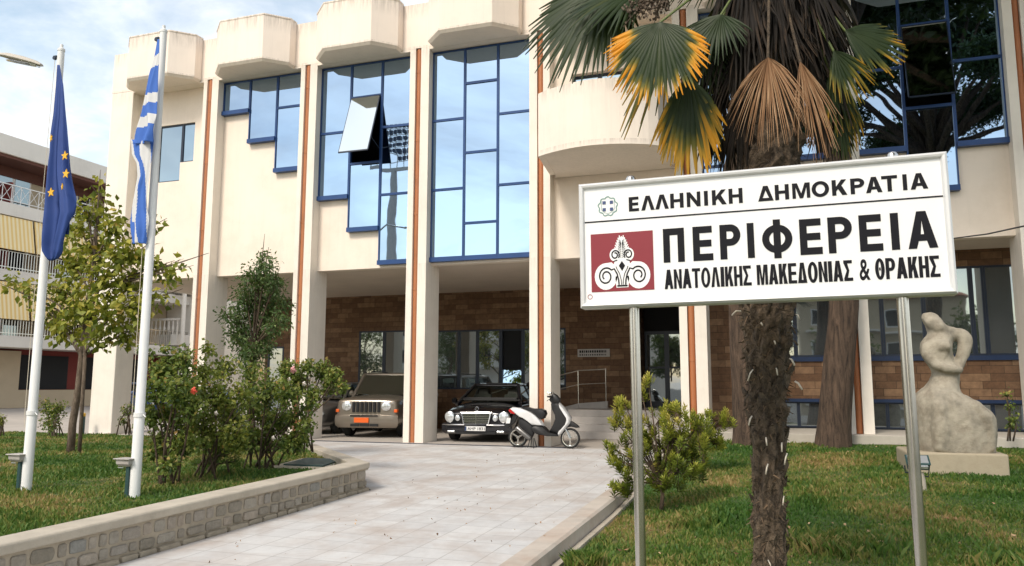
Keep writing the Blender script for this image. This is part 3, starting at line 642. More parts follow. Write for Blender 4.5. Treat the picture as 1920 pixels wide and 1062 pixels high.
def text_mesh(txt, x0, x1, y0, y1, off=.0, extr=.0012):
    cu = bpy.data.curves.new('t', 'FONT'); cu.body = txt; cu.extrude = 0; cu.offset = off; cu.size = 1; cu.fill_mode = 'FRONT'
    o = bpy.data.objects.new('t', cu); COL.objects.link(o); bpy.context.view_layer.update()
    me = bpy.data.meshes.new_from_object(o.evaluated_get(bpy.context.evaluated_depsgraph_get())); bpy.data.objects.remove(o)
    xs = [v.co.x for v in me.vertices]; ys = [v.co.y for v in me.vertices]
    for v in me.vertices: v.co.x = x0+(v.co.x-min(xs))/(max(xs)-min(xs))*(x1-x0); v.co.y = y0+(v.co.y-min(ys))/(max(ys)-min(ys))*(y1-y0)
    return me
def flat(name, me, mt, parent, d, lift=0):          # me lies in the sign's x, y plane; stand it up on the board's front
    me2 = me.copy()
    for v in me2.vertices: v.co = Vector((v.co.x, -d-v.co.z-lift, v.co.y))
    me2.materials.clear(); me2.materials.append(mt); o = bpy.data.objects.new(name, me2); COL.objects.link(o); o.parent = parent; return o
def join_meshes(ms):
    b = bmesh.new()
    for m_ in ms: b.from_mesh(m_)
    o = bpy.data.meshes.new('j'); b.to_mesh(o); b.free(); return o
SG = empty('sign_board', (-1.08, 4.4, 1.812), 'large white official notice board with Greek lettering and red palmette emblem on two steel posts', 'sign')
SG.rotation_euler = (0, -.0085, 0)
SW, SH = 1.934, .735
b = MB(); F_ = .032
def fr(o, y): return [(o, y, o), (SW-o, y, o), (SW-o, y, SH-o), (o, y, SH-o)]
b.loft([fr(0, .10), fr(0, 0), fr(.012, -.016), fr(F_*.8, -.012), fr(F_, .004), fr(F_, .012)], close=True, cap=False)
b.quad(*fr(0, .10)); b.build('frame', M['alu'], SG, local=True, bevel=.002)
b = MB(); b.box(F_*.9, SW-F_*.9, .006, .05, F_*.9, SH-F_*.9); b.build('panel', M['signwhite'], SG, local=True)
D = -.0045
def row(s_, ws, y0, y1, st, h, sx=0):
    L = []
    for ch, (x0, x1) in zip(s_, ws): L += glyph(ch, x0, x1, y0, y1, st, h)
    return L
r1 = 'ΕΛΛΗΝΙΚΗΔΗΜΟΚΡΑΤΙΑ'
w1 = [(.294,.352),(.365,.441),(.445,.521),(.530,.604),(.622,.697),(.717,.738),(.760,.838),(.850,.924),(1.005,1.085),(1.093,1.165),(1.182,1.272),(1.280,1.367),(1.381,1.455),(1.472,1.540),(1.546,1.624),(1.622,1.697),(1.722,1.742),(1.757,1.838)]
for q0, q1 in ((0, 8), (8, 18)): flat('lettering', curve_mesh(row(r1[q0:q1], w1[q0:q1], .550, .634, .0205, .0165)), M['ink'], SG, D)
r2 = 'ΠΕΡΙΦΕΡΕΙΑ'
w2 = [(.483,.600),(.647,.755),(.793,.903),(.938,.974),(1.015,1.170),(1.207,1.318),(1.348,1.466),(1.500,1.610),(1.650,1.688),(1.727,1.863)]
flat('lettering', curve_mesh(row(r2, w2, .241, .434, .037, .038)), M['ink'], SG, D)
r3 = 'ΑΝΑΤΟΛΙΚΗΣ'; tot = {'Ι': .42, 'Μ': 1.25, 'Ο': 1.08, 'Λ': 1.02, 'Α': 1.05, 'Δ': 1.02, 'Τ': .98}
def spread(s_, x0, x1, gap=.10):
    ws = [tot.get(c, .95) for c in s_]; u = (x1-x0)/(sum(ws)+gap*(len(s_)-1)); x = x0; R = []
    for w in ws: R.append((x, x+w*u)); x += (w+gap)*u
    return R
L3 = row(r3, spread(r3, .484, .951), .091, .200, .0150, .0165)
flat('lettering', curve_mesh(L3), M['ink'], SG, D)
L3 = row('ΜΑΚΕΔΟΝΙΑΣ', spread('ΜΑΚΕΔΟΝΙΑΣ', .979, 1.457), .091, .200, .0165, .0165)
flat('lettering', curve_mesh(L3), M['ink'], SG, D)
L3 = row('ΘΡΑΚΗΣ', spread('ΘΡΑΚΗΣ', 1.564, 1.863), .091, .200, .0165, .0165)
flat('lettering', curve_mesh(L3), M['ink'], SG, D); flat('lettering', text_mesh('&', 1.489, 1.540, .090, .201, .018), M['ink'], SG, D)
b = MB(); b.box(F_, SW-F_, -D-.0075 if 0 else .0035, .006, .5005, .508); b.build('rule_line', M['ink'], SG, local=True)
b = MB(); b.box(.066, .426, .0035, .006, .092, .431); b.build('emblem_ground', M['signred'], SG, local=True)
# palmette emblem: white silhouette, dark volutes over it
def strip(pts, w):
    n = len(pts); L = []; Rr = []
    for i, p in enumerate(pts):
        a = pts[max(i-1, 0)]; c = pts[min(i+1, n-1)]; dx, dy = c[0]-a[0], c[1]-a[1]; l = max(1e-6, (dx*dx+dy*dy)**.5); ww = w[i] if hasattr(w, '__len__') else w
        L.append((p[0]-dy/l*ww/2, p[1]+dx/l*ww/2)); Rr.append((p[0]+dy/l*ww/2, p[1]-dx/l*ww/2))
    return L+Rr[::-1]
def addst(b, pts, w, y, m):          # ribbon on the board
    n = len(pts); L = strip(pts, w); Lf, Rt = L[:n], L[n:][::-1]
    vs = [(x, y, z) for x, z in Lf]+[(x, y, z) for x, z in Rt]
    b.add(vs, [(i, i+1, n+i+1, n+i) for i in range(n-1)], m, .5)
def E(px, py): return (.066+(px-62)/880*.36*.985, .431-(py-140+(px-62)*-.06*-1)/822*.339*.985)   # crop pixels of the emblem to board metres
def spiral(c, r0, r1, a0, a1, n=40): return [(c[0]+(r0+(r1-r0)*k/n)*cos(radians(a0+(a1-a0)*k/n)), c[1]+(r0+(r1-r0)*k/n)*sin(radians(a0+(a1-a0)*k/n))) for k in range(n+1)]
b = MB(); cx = .246
for sg_ in (-1, 1):
    c1 = (cx+sg_*.108, .178); a0 = 90-sg_*90
    stem = [(cx+sg_*.022, .127), (cx+sg_*.024, .155), (cx+sg_*.034, .19), (cx+sg_*.052, .22), (cx+sg_*.075, .238)]
    big = stem+[(c1[0]+sg_*(.056*sin(radians(t))), c1[1]+.056*cos(radians(t))) for t in range(0, 271, 15)]
    addst(b, big, .040, .0025, 0)                                        # white body
    addst(b, [(c1[0]+sg_*(.05*sin(radians(t))), c1[1]+.05*cos(radians(t))) for t in range(-30, 330, 15)], .030, .0024, 0)
    b.add([(c1[0]+.046*cos(t*pi/12), .0023, c1[1]+.046*sin(t*pi/12)) for t in range(24)], [tuple(range(24))], 0, .5)
    sp = [(c1[0]+sg_*((.052-.034*k/40)*sin(radians(-60+k*14))), c1[1]+(.052-.034*k/40)*cos(radians(-60+k*14))) for k in range(41)]
    addst(b, stem[:4]+sp[1:], .009, .0012, 1)
    addst(b, [(p[0]-sg_*.017, p[1]) for p in stem[:4]]+[(cx+sg_*.04, .232)], .005, .0011, 1)
    c2 = (cx+sg_*.044, .298)
    b.add([(c2[0]+.037*cos(t*pi/12), .0022, c2[1]+.037*sin(t*pi/12)) for t in range(24)], [tuple(range(24))], 0, .5)
    addst(b, [(c2[0]+sg_*((.029-.018*k/30)*sin(radians(-130+k*17))), c2[1]+(.029-.018*k/30)*cos(radians(-130+k*17))) for k in range(31)], .008, .0010, 1)
    addst(b, [(cx+sg_*.03, .268), (cx+sg_*.055, .262)], .006, .0009, 1)
    for k in range(8):                                                   # palmette lobes
        t = radians(10+k*10); r = .066-.003*k; q0 = .385-.0105*k; p0 = (cx+sg_*.003, q0-.03); p1 = (cx+sg_*(.004+.046*sin(t*1.15)), q0+r*.36*cos(t)-.0)
        addst(b, [p0, ((p0[0]+p1[0])/2+sg_*.003, (p0[1]+p1[1])/2), p1], [.007, .012, .006], .0021, 0)
        addst(b, [p0, ((p0[0]+p1[0])/2+sg_*.001, (p0[1]+p1[1])/2)], .0028, .0009, 1)
b.add([(cx-.03, .0026, .13), (cx+.03, .0026, .13), (cx+.055, .0026, .24), (cx+.034, .0026, .32), (cx+.022, .0026, .38), (cx, .0026, .405), (cx-.022, .0026, .38), (cx-.034, .0026, .32), (cx-.055, .0026, .24)], [tuple(range(9))], 0, .5)
b.add([(cx, .0011, .205), (cx+.021, .0011, .235), (cx, .0011, .262), (cx-.021, .0011, .235)], [(0,1,2,3)], 1, .5)
b.quad((cx-.04, .0026, .112), (cx+.04, .0026, .112), (cx+.04, .0026, .13), (cx-.04, .0026, .13), m=0); b.quad((cx-.034, .0011, .117), (cx+.034, .0011, .117), (cx+.034, .0011, .126), (cx-.034, .0011, .126), m=1)
b.v = [(cx+(p[0]-cx)*.87, p[1], .112+(p[2]-.112)*1.02) for p in b.v]
b.build('emblem', [M['signwhite'], M['ink']], SG, local=True)
b = MB(); c = (.171, .591)                                              # coat of arms: wreath, shield with cross
ring = [(c[0]+(.054+.004*sin(t*9))*cos(t), c[1]+(.054+.004*sin(t*9))*sin(t)) for t in [2*pi*k/72+pi/2 for k in range(73)]]; addst(b, ring, .0055, .0035, 0)
for i in (-1, 1):
    for j in (-1, 1): b.quad(*[(c[0]+i*.0215+u*.0095, .0035, c[1]+.002+j*.0205+w_*.0095) for u, w_ in ((-1,-1),(1,-1),(1,1),(-1,1))], m=1)
addst(b, [(c[0]-.038, c[1]+.037), (c[0]-.038, c[1]-.018), (c[0]-.02, c[1]-.036), (c[0], c[1]-.043), (c[0]+.02, c[1]-.036), (c[0]+.038, c[1]-.018), (c[0]+.038, c[1]+.037)], .0022, .0034, 0)
b.build('coat_of_arms', [M['inkgreen'], M['inkblue']], SG, local=True)
b = MB(); addst(b, arc(.056, .066, .013, .013, 0, 360, 20), .003, .0035, 0); b.build('maker_mark', M['signred'], SG, local=True)
for px in (.30, 1.688):
    b = MB(); b.tube([(px, .055, -2.3), (px, .055, -.001)], .0295, 20); b.tube([(px, .055, SH+.001), (px, .055, SH+.02), (px, .055, SH+.034)], [.03, .03, .02], 20)
    b.build('post', M['steel'], SG, smooth='auto', local=True)

# ------------------------------------------------------------------ flag poles, flags, uplights
def flagpole(x, y, z0, top, label):
    p = empty('flagpole', (x, y, z0), label, 'flagpole', 'white flagpoles on the left lawn')
    b = MB(); b.tube([(x, y, z0-.2), (x, y, z0+.93), (x, y, z0+.94), (x, y, top-.15), (x, y, top)], [.06, .058, .054, .042, .04], 18); b.build('pole', M['white'], p, smooth='auto')
    b = MB(); b.tube([(x, y, z0+.90), (x, y, z0+.95)], .066, 18); b.tube([(x+.06, y-.01, z0+.93), (x+.12, y-.03, z0+.9)], .006, 6); b.build('clamp_ring', M['white'], p, smooth='auto')
    b = MB(); b.lathe([(.001, 0), (.045, 0), (.045, .03), (.02, .05), (.02, .09), (.001, .1)], (x, y, top), n=14); b.build('cap', M['white'], p, smooth='auto')
    b = MB(); b.box(x-.10, x-.045, y-.03, y-.01, top-.1, top-.06); b.tube([(x-.08, y-.035, top-.09), (x-.08, y-.005, top-.09)], .025, 10); b.build('pulley', M['darkblue'], p)
    b = MB(); b.tube([(x-.075, y-.02, top-.08), (x-.068, y-.05, z0+3), (x-.062, y-.05, z0+.9), (x-.062, y-.04, z0+.75)], .0035, 5); b.build('halyard', M['stub'], p)
    return p
flagpole(-8.735, 7.35, .1, 5.69, 'white flagpole nearest the photo edge, carrying the dark blue flag with yellow stars')
flagpole(-7.075, 7.35, .1, 5.70, 'white flagpole beside the rose bushes, carrying the blue and white striped flag')
def drape(name, rows, y0, pleats, mats, matf, parent, amp=.05, nu=46, nv=90, tail=None):
    """rows: (py, x left, x right) photo outline of the hanging cloth, sampled on the plane y0"""
    ys = [r[0] for r in rows]; V = []; F = []; m = []
    for j in range(nv+1):
        py = ys[0]+(ys[-1]-ys[0])*j/nv; xl = np.interp(py, ys, [r[1] for r in rows]); xr = np.interp(py, ys, [r[2] for r in rows])
        for i in range(nu+1):
            u = i/nu; t = j/nv; P = at(xl+(xr-xl)*u, py, y0)
            ph = pleats*u*2*pi+1.2*sin(t*3.1)+noise.noise(Vector((u*2, t*3, 1)))*1.6
            A = amp*(.25+.9*t)*min(1, (xr-xl)/45)
            k = (P.y+A*sin(ph)+.4*A*sin(ph*2.3+1))/P.y; P = CO+(P-CO)*k if 0 else Vector((P.x+.25*A*cos(ph), P.y+A*sin(ph)+.4*A*sin(ph*2.3+1), P.z))
            V.append(P)
    for j in range(nv):
        for i in range(nu):
            F.append((j*(nu+1)+i, j*(nu+1)+i+1, (j+1)*(nu+1)+i+1, (j+1)*(nu+1)+i)); m.append(matf((i+.5)/nu, ys[0]+(ys[-1]-ys[0])*(j+.5)/nv))
    b = MB(); b.add(V, F, 0, .5); b.m = m; o = b.build(name, mats, parent, smooth=True); md = o.modifiers.new('s', 'SOLIDIFY'); md.thickness = .004; return o
e = empty('flag', (-8.9, 7.25, 3.2), 'dark blue flag with yellow stars hanging limp in folds from the left pole', 'flag')
R0 = [(122, 107, 112), (160, 104, 118), (215, 98, 121), (250, 92, 123), (290, 89, 127), (330, 85, 130), (370, 80, 135), (400, 77, 134), (420, 76, 127), (460, 75, 116), (472, 76, 114), (484, 84, 108), (489, 92, 99)]
drape('cloth', R0, 7.2, 2.1, [M['flagblue']], lambda u, y: 0, e, .055)
drape('rear_fold', [(250, 112, 124), (330, 110, 131), (380, 105, 133), (440, 108, 129)], 7.32, 1., [M['flagblue']], lambda u, y: 0, e, .02, 12, 30)
def star(px, py, r, y, rot=0, sq=1.):
    c = at(px, py, y); b = MB(); q = []
    for k in range(10):
        rr = r if k % 2 == 0 else r*.42; t = pi/2+k*pi/5+rot; q.append((c.x+rr*cos(t)*sq, y, c.z+rr*sin(t)))
    b.prism(q, (0, .012, 0)); b.build('star', M['star'], e)
for a in ((121, 292, .062, 7.09, .05, .95), (123, 326, .062, 7.075, -.1, .95), (95, 361, .062, 7.10, .1, .95), (95, 259, .05, 7.11, .3, .5), (116, 350, .045, 7.10, .2, .35)): star(*a)
e2 = empty('flag', (-7.3, 7.2, 3.4), 'blue and white striped national flag hanging folded beside its pole', 'flag')
def gp(u, y):
    x = u
    yy = y+9*(1-u)*0+6*sin(u*pi)
    if y < 262:
        for (a, c, k) in ((0, 106, 1), (106, 128, 0), (128, 178, 1), (178, 197, 0), (197, 219, 1), (219, 239, 0), (239, 400, 1)):
            if a <= y+6*u < c: return k
        return 1
    return 1
drape('upper_cloth', [(74, 295, 299), (106, 289, 298), (137, 279, 296), (181, 269, 294), (222, 259, 292), (255, 246, 289), (268, 244, 287)], 7.18, .9, [M['flagwhite'], M['flaggreek']], gp, e2, .05)
def gl(u, y):
    t = (y-262)/194; q = u*1.0-.62*t+.75
    q = (q*1.25) % 1
    if y > 416 and u < .36+.1*t: return 1
    return 1 if q < .45 else 0
drape('lower_cloth', [(262, 245, 287), (290, 246, 284), (306, 255, 282), (330, 257, 281), (384, 246, 277), (417, 242, 275), (440, 243, 272), (457, 246, 270)], 7.24, 1.3, [M['flagwhite'], M['flaggreek']], gl, e2, .045)
def uplight(px, py, x, label):
    y = 7.30; p = empty('flag_floodlight', (x, y, .1), label, 'floodlight', 'small floodlights at the foot of the flagpoles')
    b = MB(); b.box(x-.022, x+.022, y-.02, y+.02, .05, .44); b.build('stake', M['greenbox'], p, bevel=.004)
    b = MB(); b.loft([[(x-.13-q, y-.07-q, z), (x+.06+q, y-.07-q, z), (x+.06+q, y+.07+q, z), (x-.13-q, y+.07+q, z)] for q, z in ((-.03, .44), (-.005, .47), (0, .52))], close=True)
    b.box(x-.15, x+.08, y-.09, y+.09, .521, .533); b.build('lamp_housing', M['marble'], p, bevel=.004)
    b = MB(); b.tube([(x-.15, y, .50), (x-.15, y, .42), (x+.06, y, .42), (x+.075, y, .5)], .006, 6); b.build('bracket', M['steel'], p)
uplight(35, 860, -8.80, 'small grey floodlight on a dark stake beside the left flagpole')
uplight(235, 880, -7.135, 'small grey floodlight on a dark stake beside the right flagpole')

# ------------------------------------------------------------------ vegetation
def leaves(name, clumps, n, size, mt, parent, aspect=.5, droop=.3, shell=.75, twig=14, vbias=0, leafset=1):
    """clumps: (centre, (rx, ry, rz)); many folded leaf blades spread over each clump's volume"""
    wts = np.array([c[1][0]*c[1][2] for c in clumps]); wts = wts/wts.sum(); Vs = []; vs = []
    for (c, r), w in zip(clumps, wts):
        k = max(8, int(n*w)); d = rng.normal(size=(k, 3)); d /= np.linalg.norm(d, axis=1)[:, None]
        rad = rng.uniform(0, 1, k)**(1/3*(1/shell))
        lump = np.array([noise.noise(Vector((float(q[0])*1.8+c[0]*3, float(q[1])*1.8, float(q[2])*1.8+c[2]*3))) for q in d])
        rad = rad*(1+.55*lump)
        P = np.array(c)[None]+d*rad[:, None]*np.array(r)[None]
        # leaves gather on twigs: pull each to one of a few twig anchors
        m_ = max(4, k//twig); an = P[rng.integers(0, k, m_)]; j = rng.integers(0, m_, k); P = P*.3+an[j]*.7+rng.normal(size=(k, 3))*size*.6
        ld = d*.6+rng.normal(size=(k, 3))*.55; ld[:, 2] -= droop; ld /= np.linalg.norm(ld, axis=1)[:, None]
        nrm = rng.normal(size=(k, 3))+np.array([0, -.3, .9]); sd = np.cross(ld, nrm); sd /= np.maximum(1e-6, np.linalg.norm(sd, axis=1))[:, None]; up = np.cross(sd, ld)
        L = size*rng.uniform(.6, 1.25, k)[:, None]; Wd = L*aspect/2
        V = np.zeros((k, 6, 3)); V[:, 0] = P; V[:, 1] = P+ld*L*.45+sd*Wd+up*L*.08; V[:, 2] = P+ld*L*.5; V[:, 3] = P+ld*L*.45-sd*Wd+up*L*.08; V[:, 4] = P+ld*L-up*L*.12
        V[:, 5] = V[:, 2]; Vs.append(V)
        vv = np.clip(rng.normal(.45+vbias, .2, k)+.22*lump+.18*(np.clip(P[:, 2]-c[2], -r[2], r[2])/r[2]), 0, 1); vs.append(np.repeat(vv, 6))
    V = np.concatenate(Vs).reshape(-1, 3); nlf = len(V)//6; base = np.arange(nlf)[:, None]*6
    F = np.concatenate([base+np.array([[0, 1, 4, 2]]), base+np.array([[0, 5, 4, 3]])])
    return npmesh(name, V, F, mt, parent, {'v': np.concatenate(vs)})
def blob(px, py, r, Y, dj=.5, sy=1.):
    c = at(px, py, Y); s_ = r/FPX*((c-CO).dot(CF)); dy = random.uniform(-dj, dj)*s_*1.6
    c2 = CO+(c-CO)*((Y+dy)/Y); return (tuple(c2), (s_*1.08, s_*1.08, s_*sy*1.08))
def branchy(b, root, top, clumps, r, twig=.35, n=7):
    pts = [Vector(root)]
    for k in range(1, n+1):
        t = k/n; pts.append(Vector(root).lerp(Vector(top), t)+Vector((random.uniform(-1, 1), random.uniform(-1, 1), 0))*r*.6*(1 if k < n else .3))
    b.tube(pts, [r*(1-.55*k/n) for k in range(n+1)], 9)
    for c, rr in clumps:
        c = Vector(c); t = min(.97, max(.45, (c.z-rr[2]*.9-root[2])/(max(.1, top[2]-root[2])))); i = int(t*n); p = pts[min(i, n)]
        mid = p.lerp(c, .5)+Vector((0, 0, .1*rr[2])); b.tube([p, mid, c, c+(c-mid)*.5], [r*twig, r*twig*.7, r*twig*.45, r*.06], 6)
        for k in range(3): q = c+Vector((random.uniform(-1,1)*rr[0], random.uniform(-1,1)*rr[1], random.uniform(-.3,1)*rr[2]))*.8; b.tube([mid.lerp(c, .3*k+.2), q], [r*.12, r*.04], 5)
# young maple between the flagpoles
cl = [blob(*a, 11.6) for a in ((186,352,13),(188,385,24),(165,398,26),(215,430,34),(150,430,38),(180,470,42),(225,480,38),(262,470,30),(285,425,22),(140,500,42),(195,525,46),(250,525,40),(295,500,30),(322,508,18),(110,545,38),(160,575,46),(215,585,46),(270,565,34),(70,548,26),(30,545,22),(130,620,36),(185,632,34),(235,625,28),(100,590,26),(305,555,18),(345,490,8))]
t = empty('maple_tree', (-12.75, 11.6, .08), 'young yellow-green maple tree standing between the two flagpoles', 'tree')
b = MB(); branchy(b, (-12.75, 11.6, .02), tuple(at(180, 430, 11.6)), cl, .075); b.build('trunk', M['twig'], t, smooth=True)
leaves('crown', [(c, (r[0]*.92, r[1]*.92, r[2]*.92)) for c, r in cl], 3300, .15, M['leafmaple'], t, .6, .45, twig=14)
b = MB(); p = at(172, 860, 11.5); q = at(176, 600, 11.55); 
st = b.tube([(-12.42, 11.5, 0), (-12.52, 11.55, 2.6)], [.035, .03], 8).build('support_stake', M['twig'], None, smooth=True); tag(st, 'slim wooden support stake leaning against the young maple trunk', 'stake')
# laurel tree behind the roses
Yt = 12.6
cl = [blob(*a, Yt) for a in ((492,480,13),(498,500,24),(480,525,34),(515,530,30),(462,560,34),(500,565,38),(532,575,20),(448,600,34),(490,605,38),(520,610,24),(452,640,34),(492,640,34),(470,668,34),(425,590,14),(535,600,12))]
t = empty('laurel_tree', tuple(at(470, 835, Yt)), 'small dark green laurel tree rising behind the rose bushes', 'tree')
b = MB(); branchy(b, tuple(at(470, 842, Yt)), tuple(at(480, 620, Yt)), cl, .06); b.build('trunk', M['darktwig'], t, smooth=True)
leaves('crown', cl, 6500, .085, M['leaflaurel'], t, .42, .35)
# rose bushes along the planter wall
def bush(name, base, Y, blobs, n, size, leaf, label, cat, stems=9, group=None, asp=.6, flowers=(), sm='darktwig', droop=.25, spread=.25):
    o = at(base[0], base[1], Y); t = empty(name, tuple(o), label, cat, group); cl = [blob(a[0], a[1], a[2]*random.uniform(.7, .95), Y, .9) for a in blobs]; b = MB()
    for k in range(stems):
        c, r = cl[k % len(cl)]; p0 = o+Vector((random.uniform(-1,1)*spread, random.uniform(-1,1)*spread, -.05)); c = Vector(c)
        m1 = p0.lerp(c, .4)+Vector((random.uniform(-.05,.05), random.uniform(-.05,.05), .12)); b.tube([p0, m1, c, c+Vector((random.uniform(-1,1)*r[0], random.uniform(-1,1)*r[1], r[2]*.7))], [.016, .013, .008, .003], 6)
        for q in range(4):
            e_ = c+Vector((random.uniform(-1,1)*r[0], random.uniform(-1,1)*r[1], random.uniform(-.6,1)*r[2])); b.tube([m1.lerp(c, random.random()), e_], [.006, .002], 5)
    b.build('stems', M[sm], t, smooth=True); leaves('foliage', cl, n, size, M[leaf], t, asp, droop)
    for (px, py, s_, mk) in flowers:
        c = at(px, py, Y-.45); b = MB()
        for k in range(14):
            a = k*2.4; r = s_*(.15+.85*k/14); d = Vector((cos(a)*r, -s_*.5*(1-k/14), sin(a)*r)); n_ = Vector((cos(a), -.7, sin(a))).normalized(); u = n_.orthogonal().normalized()*s_*.5; w_ = n_.cross(u)
            b.add([c+d-u*.8, c+d-w_*.7, c+d+u*.8, c+d+w_*.8+n_*s_*.15], [(0,1,2,3)], 0, .5)
        b.build('flower', M[mk], t)
    return t
GR = 'rose bushes behind the planter wall'
bush('rose_bush', (318,918), 8.35, [(300,690,30),(340,680,32),(290,730,34),(330,730,40),(285,780,32),(325,785,38),(360,760,32),(300,830,30),(345,830,34),(275,660,16),(310,655,14),(320,870,26),(285,850,20),(350,720,26)], 4300, .07, 'leafrose', 'tall open rose bush with a red bloom, nearest the right flagpole', 'rose bush', group=GR, flowers=((363,733,.045,'petalred'),))
bush('rose_bush', (400,905), 9.2, [(385,700,30),(420,690,34),(400,740,40),(380,790,38),(425,780,40),(455,740,36),(365,740,26),(410,830,34),(440,820,36),(390,660,16),(385,820,28),(360,800,30)], 4300, .068, 'leafrosey', 'yellowish-green rose bush in the middle of the row with pale buds', 'rose bush', group=GR, flowers=((327,760,.03,'petalwhite'),(405,775,.03,'petalwhite')))
bush('rose_bush', (487,880), 10.4, [(470,700,32),(500,730,40),(540,740,38),(480,770,42),(520,790,40),(555,780,34),(575,800,24),(500,820,38),(545,830,30),(460,820,32),(580,760,24),(420,760,24),(565,820,26)], 5600, .068, 'leafrose', 'dense dark rose bush with thick stems beside the metal hatch', 'rose bush', stems=14, group=GR, flowers=((512,822,.035,'petalwhite'),(470,745,.03,'petalwhite')))
bush('rose_bush', (560,842), 11.6, [(550,700,26),(575,690,20),(605,695,22),(630,705,20),(640,730,12),(560,725,24),(615,725,20),(585,740,16),(535,690,16)], 3400, .066, 'leafrose', 'arching rose bush with a pink bloom spreading in front of the white pillar', 'rose bush', group=GR, flowers=((549,694,.06,'petalpink'),(570,720,.04,'petalwhite'),(542,712,.035,'petalwhite')))
bush('soft_weed', (395,895), 9.4, [(395,862,26),(420,850,22),(370,870,20),(440,865,18)], 1500, .05, 'leafsoft', 'low feathery light green weed under the rose bushes', 'plant', stems=6, asp=.22)
bush('small_bush', (97,818), 15.2, [(97,780,24),(85,760,16),(112,765,18),(100,800,18)], 1100, .07, 'leafrose', 'small dark shrub with pale bare stems behind the left flagpole', 'bush', sm='twig')
bush('small_bush', (-6,812), 13.5, [(-8,790,18),(4,786,8)], 420, .07, 'leafshrub', 'light green bush cut by the left edge of the photo', 'bush')
bush('small_bush', (238,812), 15.6, [(238,770,12),(232,790,12),(246,760,8)], 240, .06, 'leafrose', 'thin sparse bush in front of the white corner pillar', 'bush')
bush('young_plant', (1893,822), 16.6, [(1893,760,9),(1900,785,9),(1888,740,6),(1896,800,7)], 260, .06, 'leafrose', 'thin young plant standing in front of the blue lower windows', 'plant', stems=4, spread=.05)
# yellow-green shrub beside the kerb
def shrub(base, Y, tips, label, n=26):
    o = at(base[0], base[1], Y); t = empty('evergreen_shrub', tuple(o), label, 'shrub', 'yellow-green shrubs beside the driveway kerb'); b = MB(); Vs = []; vv = []
    fork = o+Vector((0, 0, .28)); b.tube([o-Vector((0,0,.05)), o.lerp(fork, .5)+Vector((.02,0,0)), fork], [.03, .025, .02], 8)
    for (px, py, r) in tips:
        c0 = at(px, py, Y); s0 = r/FPX*Y; c0 = c0+Vector((0, random.uniform(-1, 1)*s0*1.4, 0)); b.tube([fork, fork.lerp(c0, .5)+Vector((0,0,.04)), c0], [.014, .010, .006], 6)
        for q in range(max(3, int(r*.72))):
            tip = c0+Vector((random.uniform(-1,1), random.uniform(-1,1), random.uniform(-1,1)))*s0*1.1; d = ((tip-fork).normalized()*.55+Vector((random.uniform(-.5,.5), random.uniform(-.5,.5), random.uniform(.1,.8)))).normalized(); m1 = tip-d*.13; b.tube([c0, m1, tip], [.005, .004, .002], 4)
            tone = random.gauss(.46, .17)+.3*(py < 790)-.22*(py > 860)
            for w in range(n):
                f = w/n; p = m1.lerp(tip, f); a = w*2.4; e1 = d.orthogonal().normalized(); e2 = d.cross(e1); ld = (d*(.35+.9*f)+e1*cos(a)+e2*sin(a)).normalized(); L = random.uniform(.06, .10)*(1.15-.35*f); sd = ld.cross(d).normalized()*L*.15
                Vs.append([p, p+ld*L*.5+sd, p+ld*L, p+ld*L*.5-sd]); vv += [min(1, max(0, tone+.3*(f-.5)+random.uniform(-.12, .12)))]*4
    b.build('stems', M['darktwig'], t, smooth=True); V = np.array([[tuple(q) for q in w] for w in Vs]).reshape(-1, 3)
    npmesh('foliage', V, np.arange(len(V)).reshape(-1, 4), M['leafshrub'], t, {'v': np.array(vv)})
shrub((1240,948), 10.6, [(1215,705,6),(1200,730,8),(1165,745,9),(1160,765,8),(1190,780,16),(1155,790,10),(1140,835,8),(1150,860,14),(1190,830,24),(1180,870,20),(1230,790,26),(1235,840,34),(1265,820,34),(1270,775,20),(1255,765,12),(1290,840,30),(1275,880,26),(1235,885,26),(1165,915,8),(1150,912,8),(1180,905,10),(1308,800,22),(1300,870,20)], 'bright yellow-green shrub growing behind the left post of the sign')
shrub((1318,868), 13.2, [(1300,785,16),(1320,790,18),(1345,790,18),(1370,790,10),(1330,820,20),(1310,835,18),(1345,830,12),(1360,775,8)], 'smaller yellow-green shrub behind the first one, by the palm trunk', 26)
